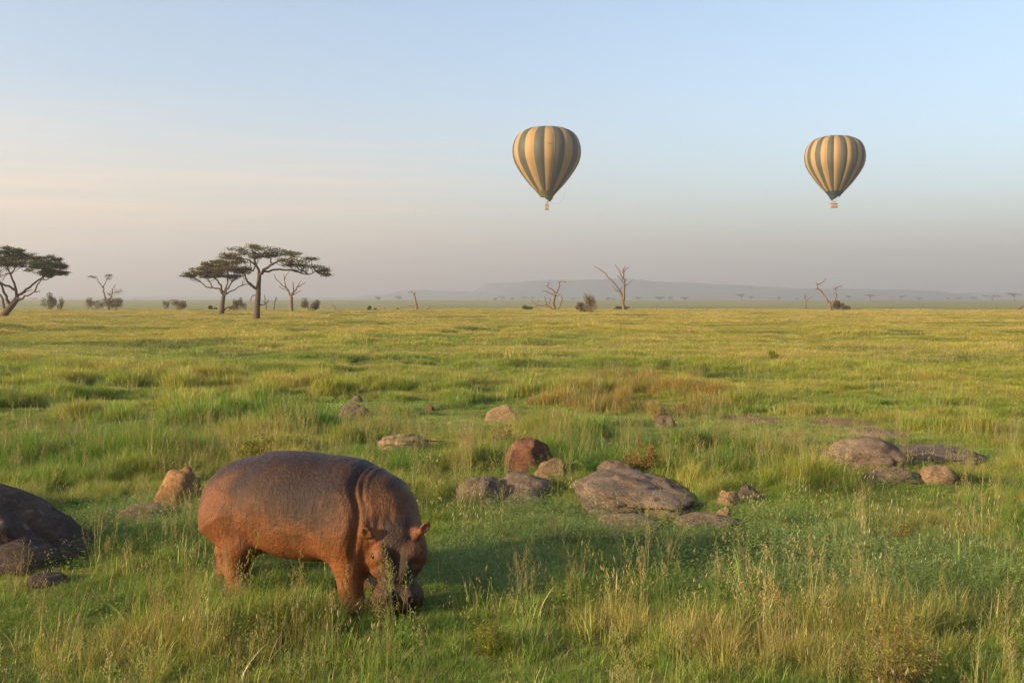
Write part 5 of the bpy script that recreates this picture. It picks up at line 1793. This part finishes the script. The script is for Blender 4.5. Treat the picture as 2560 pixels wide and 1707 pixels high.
    f = fields(rp_[:, 0], rp_[:, 1])
    cc = np.array([0.29, 0.195, 0.035]) * rs.uniform(.7, 1.2, (len(rp_), 1))
    emit(rp_[:, 0], rp_[:, 1], 'reed', np.ones(len(rp_), bool), rp_[:, 2], f, cc)

    P = np.concatenate(PX); K = np.concatenate(KI); Sx = np.concatenate(SC); T = np.concatenate(TI)
    n = len(P)
    print('grass instances', n)
    me = bpy.data.meshes.new('grass')
    me.vertices.add(n)
    me.vertices.foreach_set('co', P.astype(np.float32).ravel())
    me.attributes.new('kind_index', 'INT', 'POINT').data.foreach_set('value', K.astype(np.int32))
    rot = np.stack([rs.normal(0, .06, n), rs.normal(0, .06, n), rs.uniform(0, 2 * PI, n)], 1)
    me.attributes.new('turn', 'FLOAT_VECTOR', 'POINT').data.foreach_set('vector', rot.astype(np.float32).ravel())
    me.attributes.new('size', 'FLOAT_VECTOR', 'POINT').data.foreach_set('vector', Sx.astype(np.float32).ravel())
    me.attributes.new('tint', 'FLOAT_COLOR', 'POINT').data.foreach_set('color', np.concatenate([T, np.ones((n, 1))], 1).astype(np.float32).ravel())
    o = struct('grass', me, gm, 'stuff')
    g = bpy.data.node_groups.new('scatter_grass', 'GeometryNodeTree')
    g.interface.new_socket('Geometry', in_out='INPUT', socket_type='NodeSocketGeometry')
    g.interface.new_socket('Geometry', in_out='OUTPUT', socket_type='NodeSocketGeometry')
    gi = g.nodes.new('NodeGroupInput'); go = g.nodes.new('NodeGroupOutput')
    ip = g.nodes.new('GeometryNodeInstanceOnPoints')
    ci = g.nodes.new('GeometryNodeCollectionInfo')
    ci.inputs['Collection'].default_value = col
    ci.inputs['Separate Children'].default_value = True
    ci.inputs['Reset Children'].default_value = True
    def na(name, ty):
        q = g.nodes.new('GeometryNodeInputNamedAttribute')
        q.data_type = ty
        q.inputs['Name'].default_value = name
        return q.outputs['Attribute']
    e2r = g.nodes.new('FunctionNodeEulerToRotation')
    L = g.links.new
    L(gi.outputs[0], ip.inputs['Points'])
    L(ci.outputs[0], ip.inputs['Instance'])
    ip.inputs['Pick Instance'].default_value = True
    L(na('kind_index', 'INT'), ip.inputs['Instance Index'])
    L(na('turn', 'FLOAT_VECTOR'), e2r.inputs[0])
    L(e2r.outputs[0], ip.inputs['Rotation'])
    L(na('size', 'FLOAT_VECTOR'), ip.inputs['Scale'])
    L(ip.outputs[0], go.inputs[0])
    md = o.modifiers.new('scatter', 'NODES')
    md.node_group = g
if BUILD_GRASS:
    build_grass()

# ------------------------------------------------------------------ haze
def build_haze():
    bm = bmesh.new()
    bmesh.ops.create_cube(bm, size=1)
    zb, zt = -6.0, 260.0
    bmesh.ops.scale(bm, vec=(11600, 11600, zt - zb), verts=bm.verts)
    bmesh.ops.translate(bm, vec=(0, 0, (zt + zb) / 2), verts=bm.verts)
    me = bpy.data.meshes.new('haze')
    bm.to_mesh(me); bm.free()
    m, t, o = mat('haze_air')
    v = N(t, 'ShaderNodeVolumePrincipled')
    v.inputs['Color'].default_value = (0.555, 0.575, 0.66, 1)
    v.inputs['Density'].default_value = 0.00037
    v.inputs['Anisotropy'].default_value = 0.35
    t.links.new(v.outputs[0], o.inputs['Volume'])
    struct('haze', me, m, 'stuff')
build_haze()
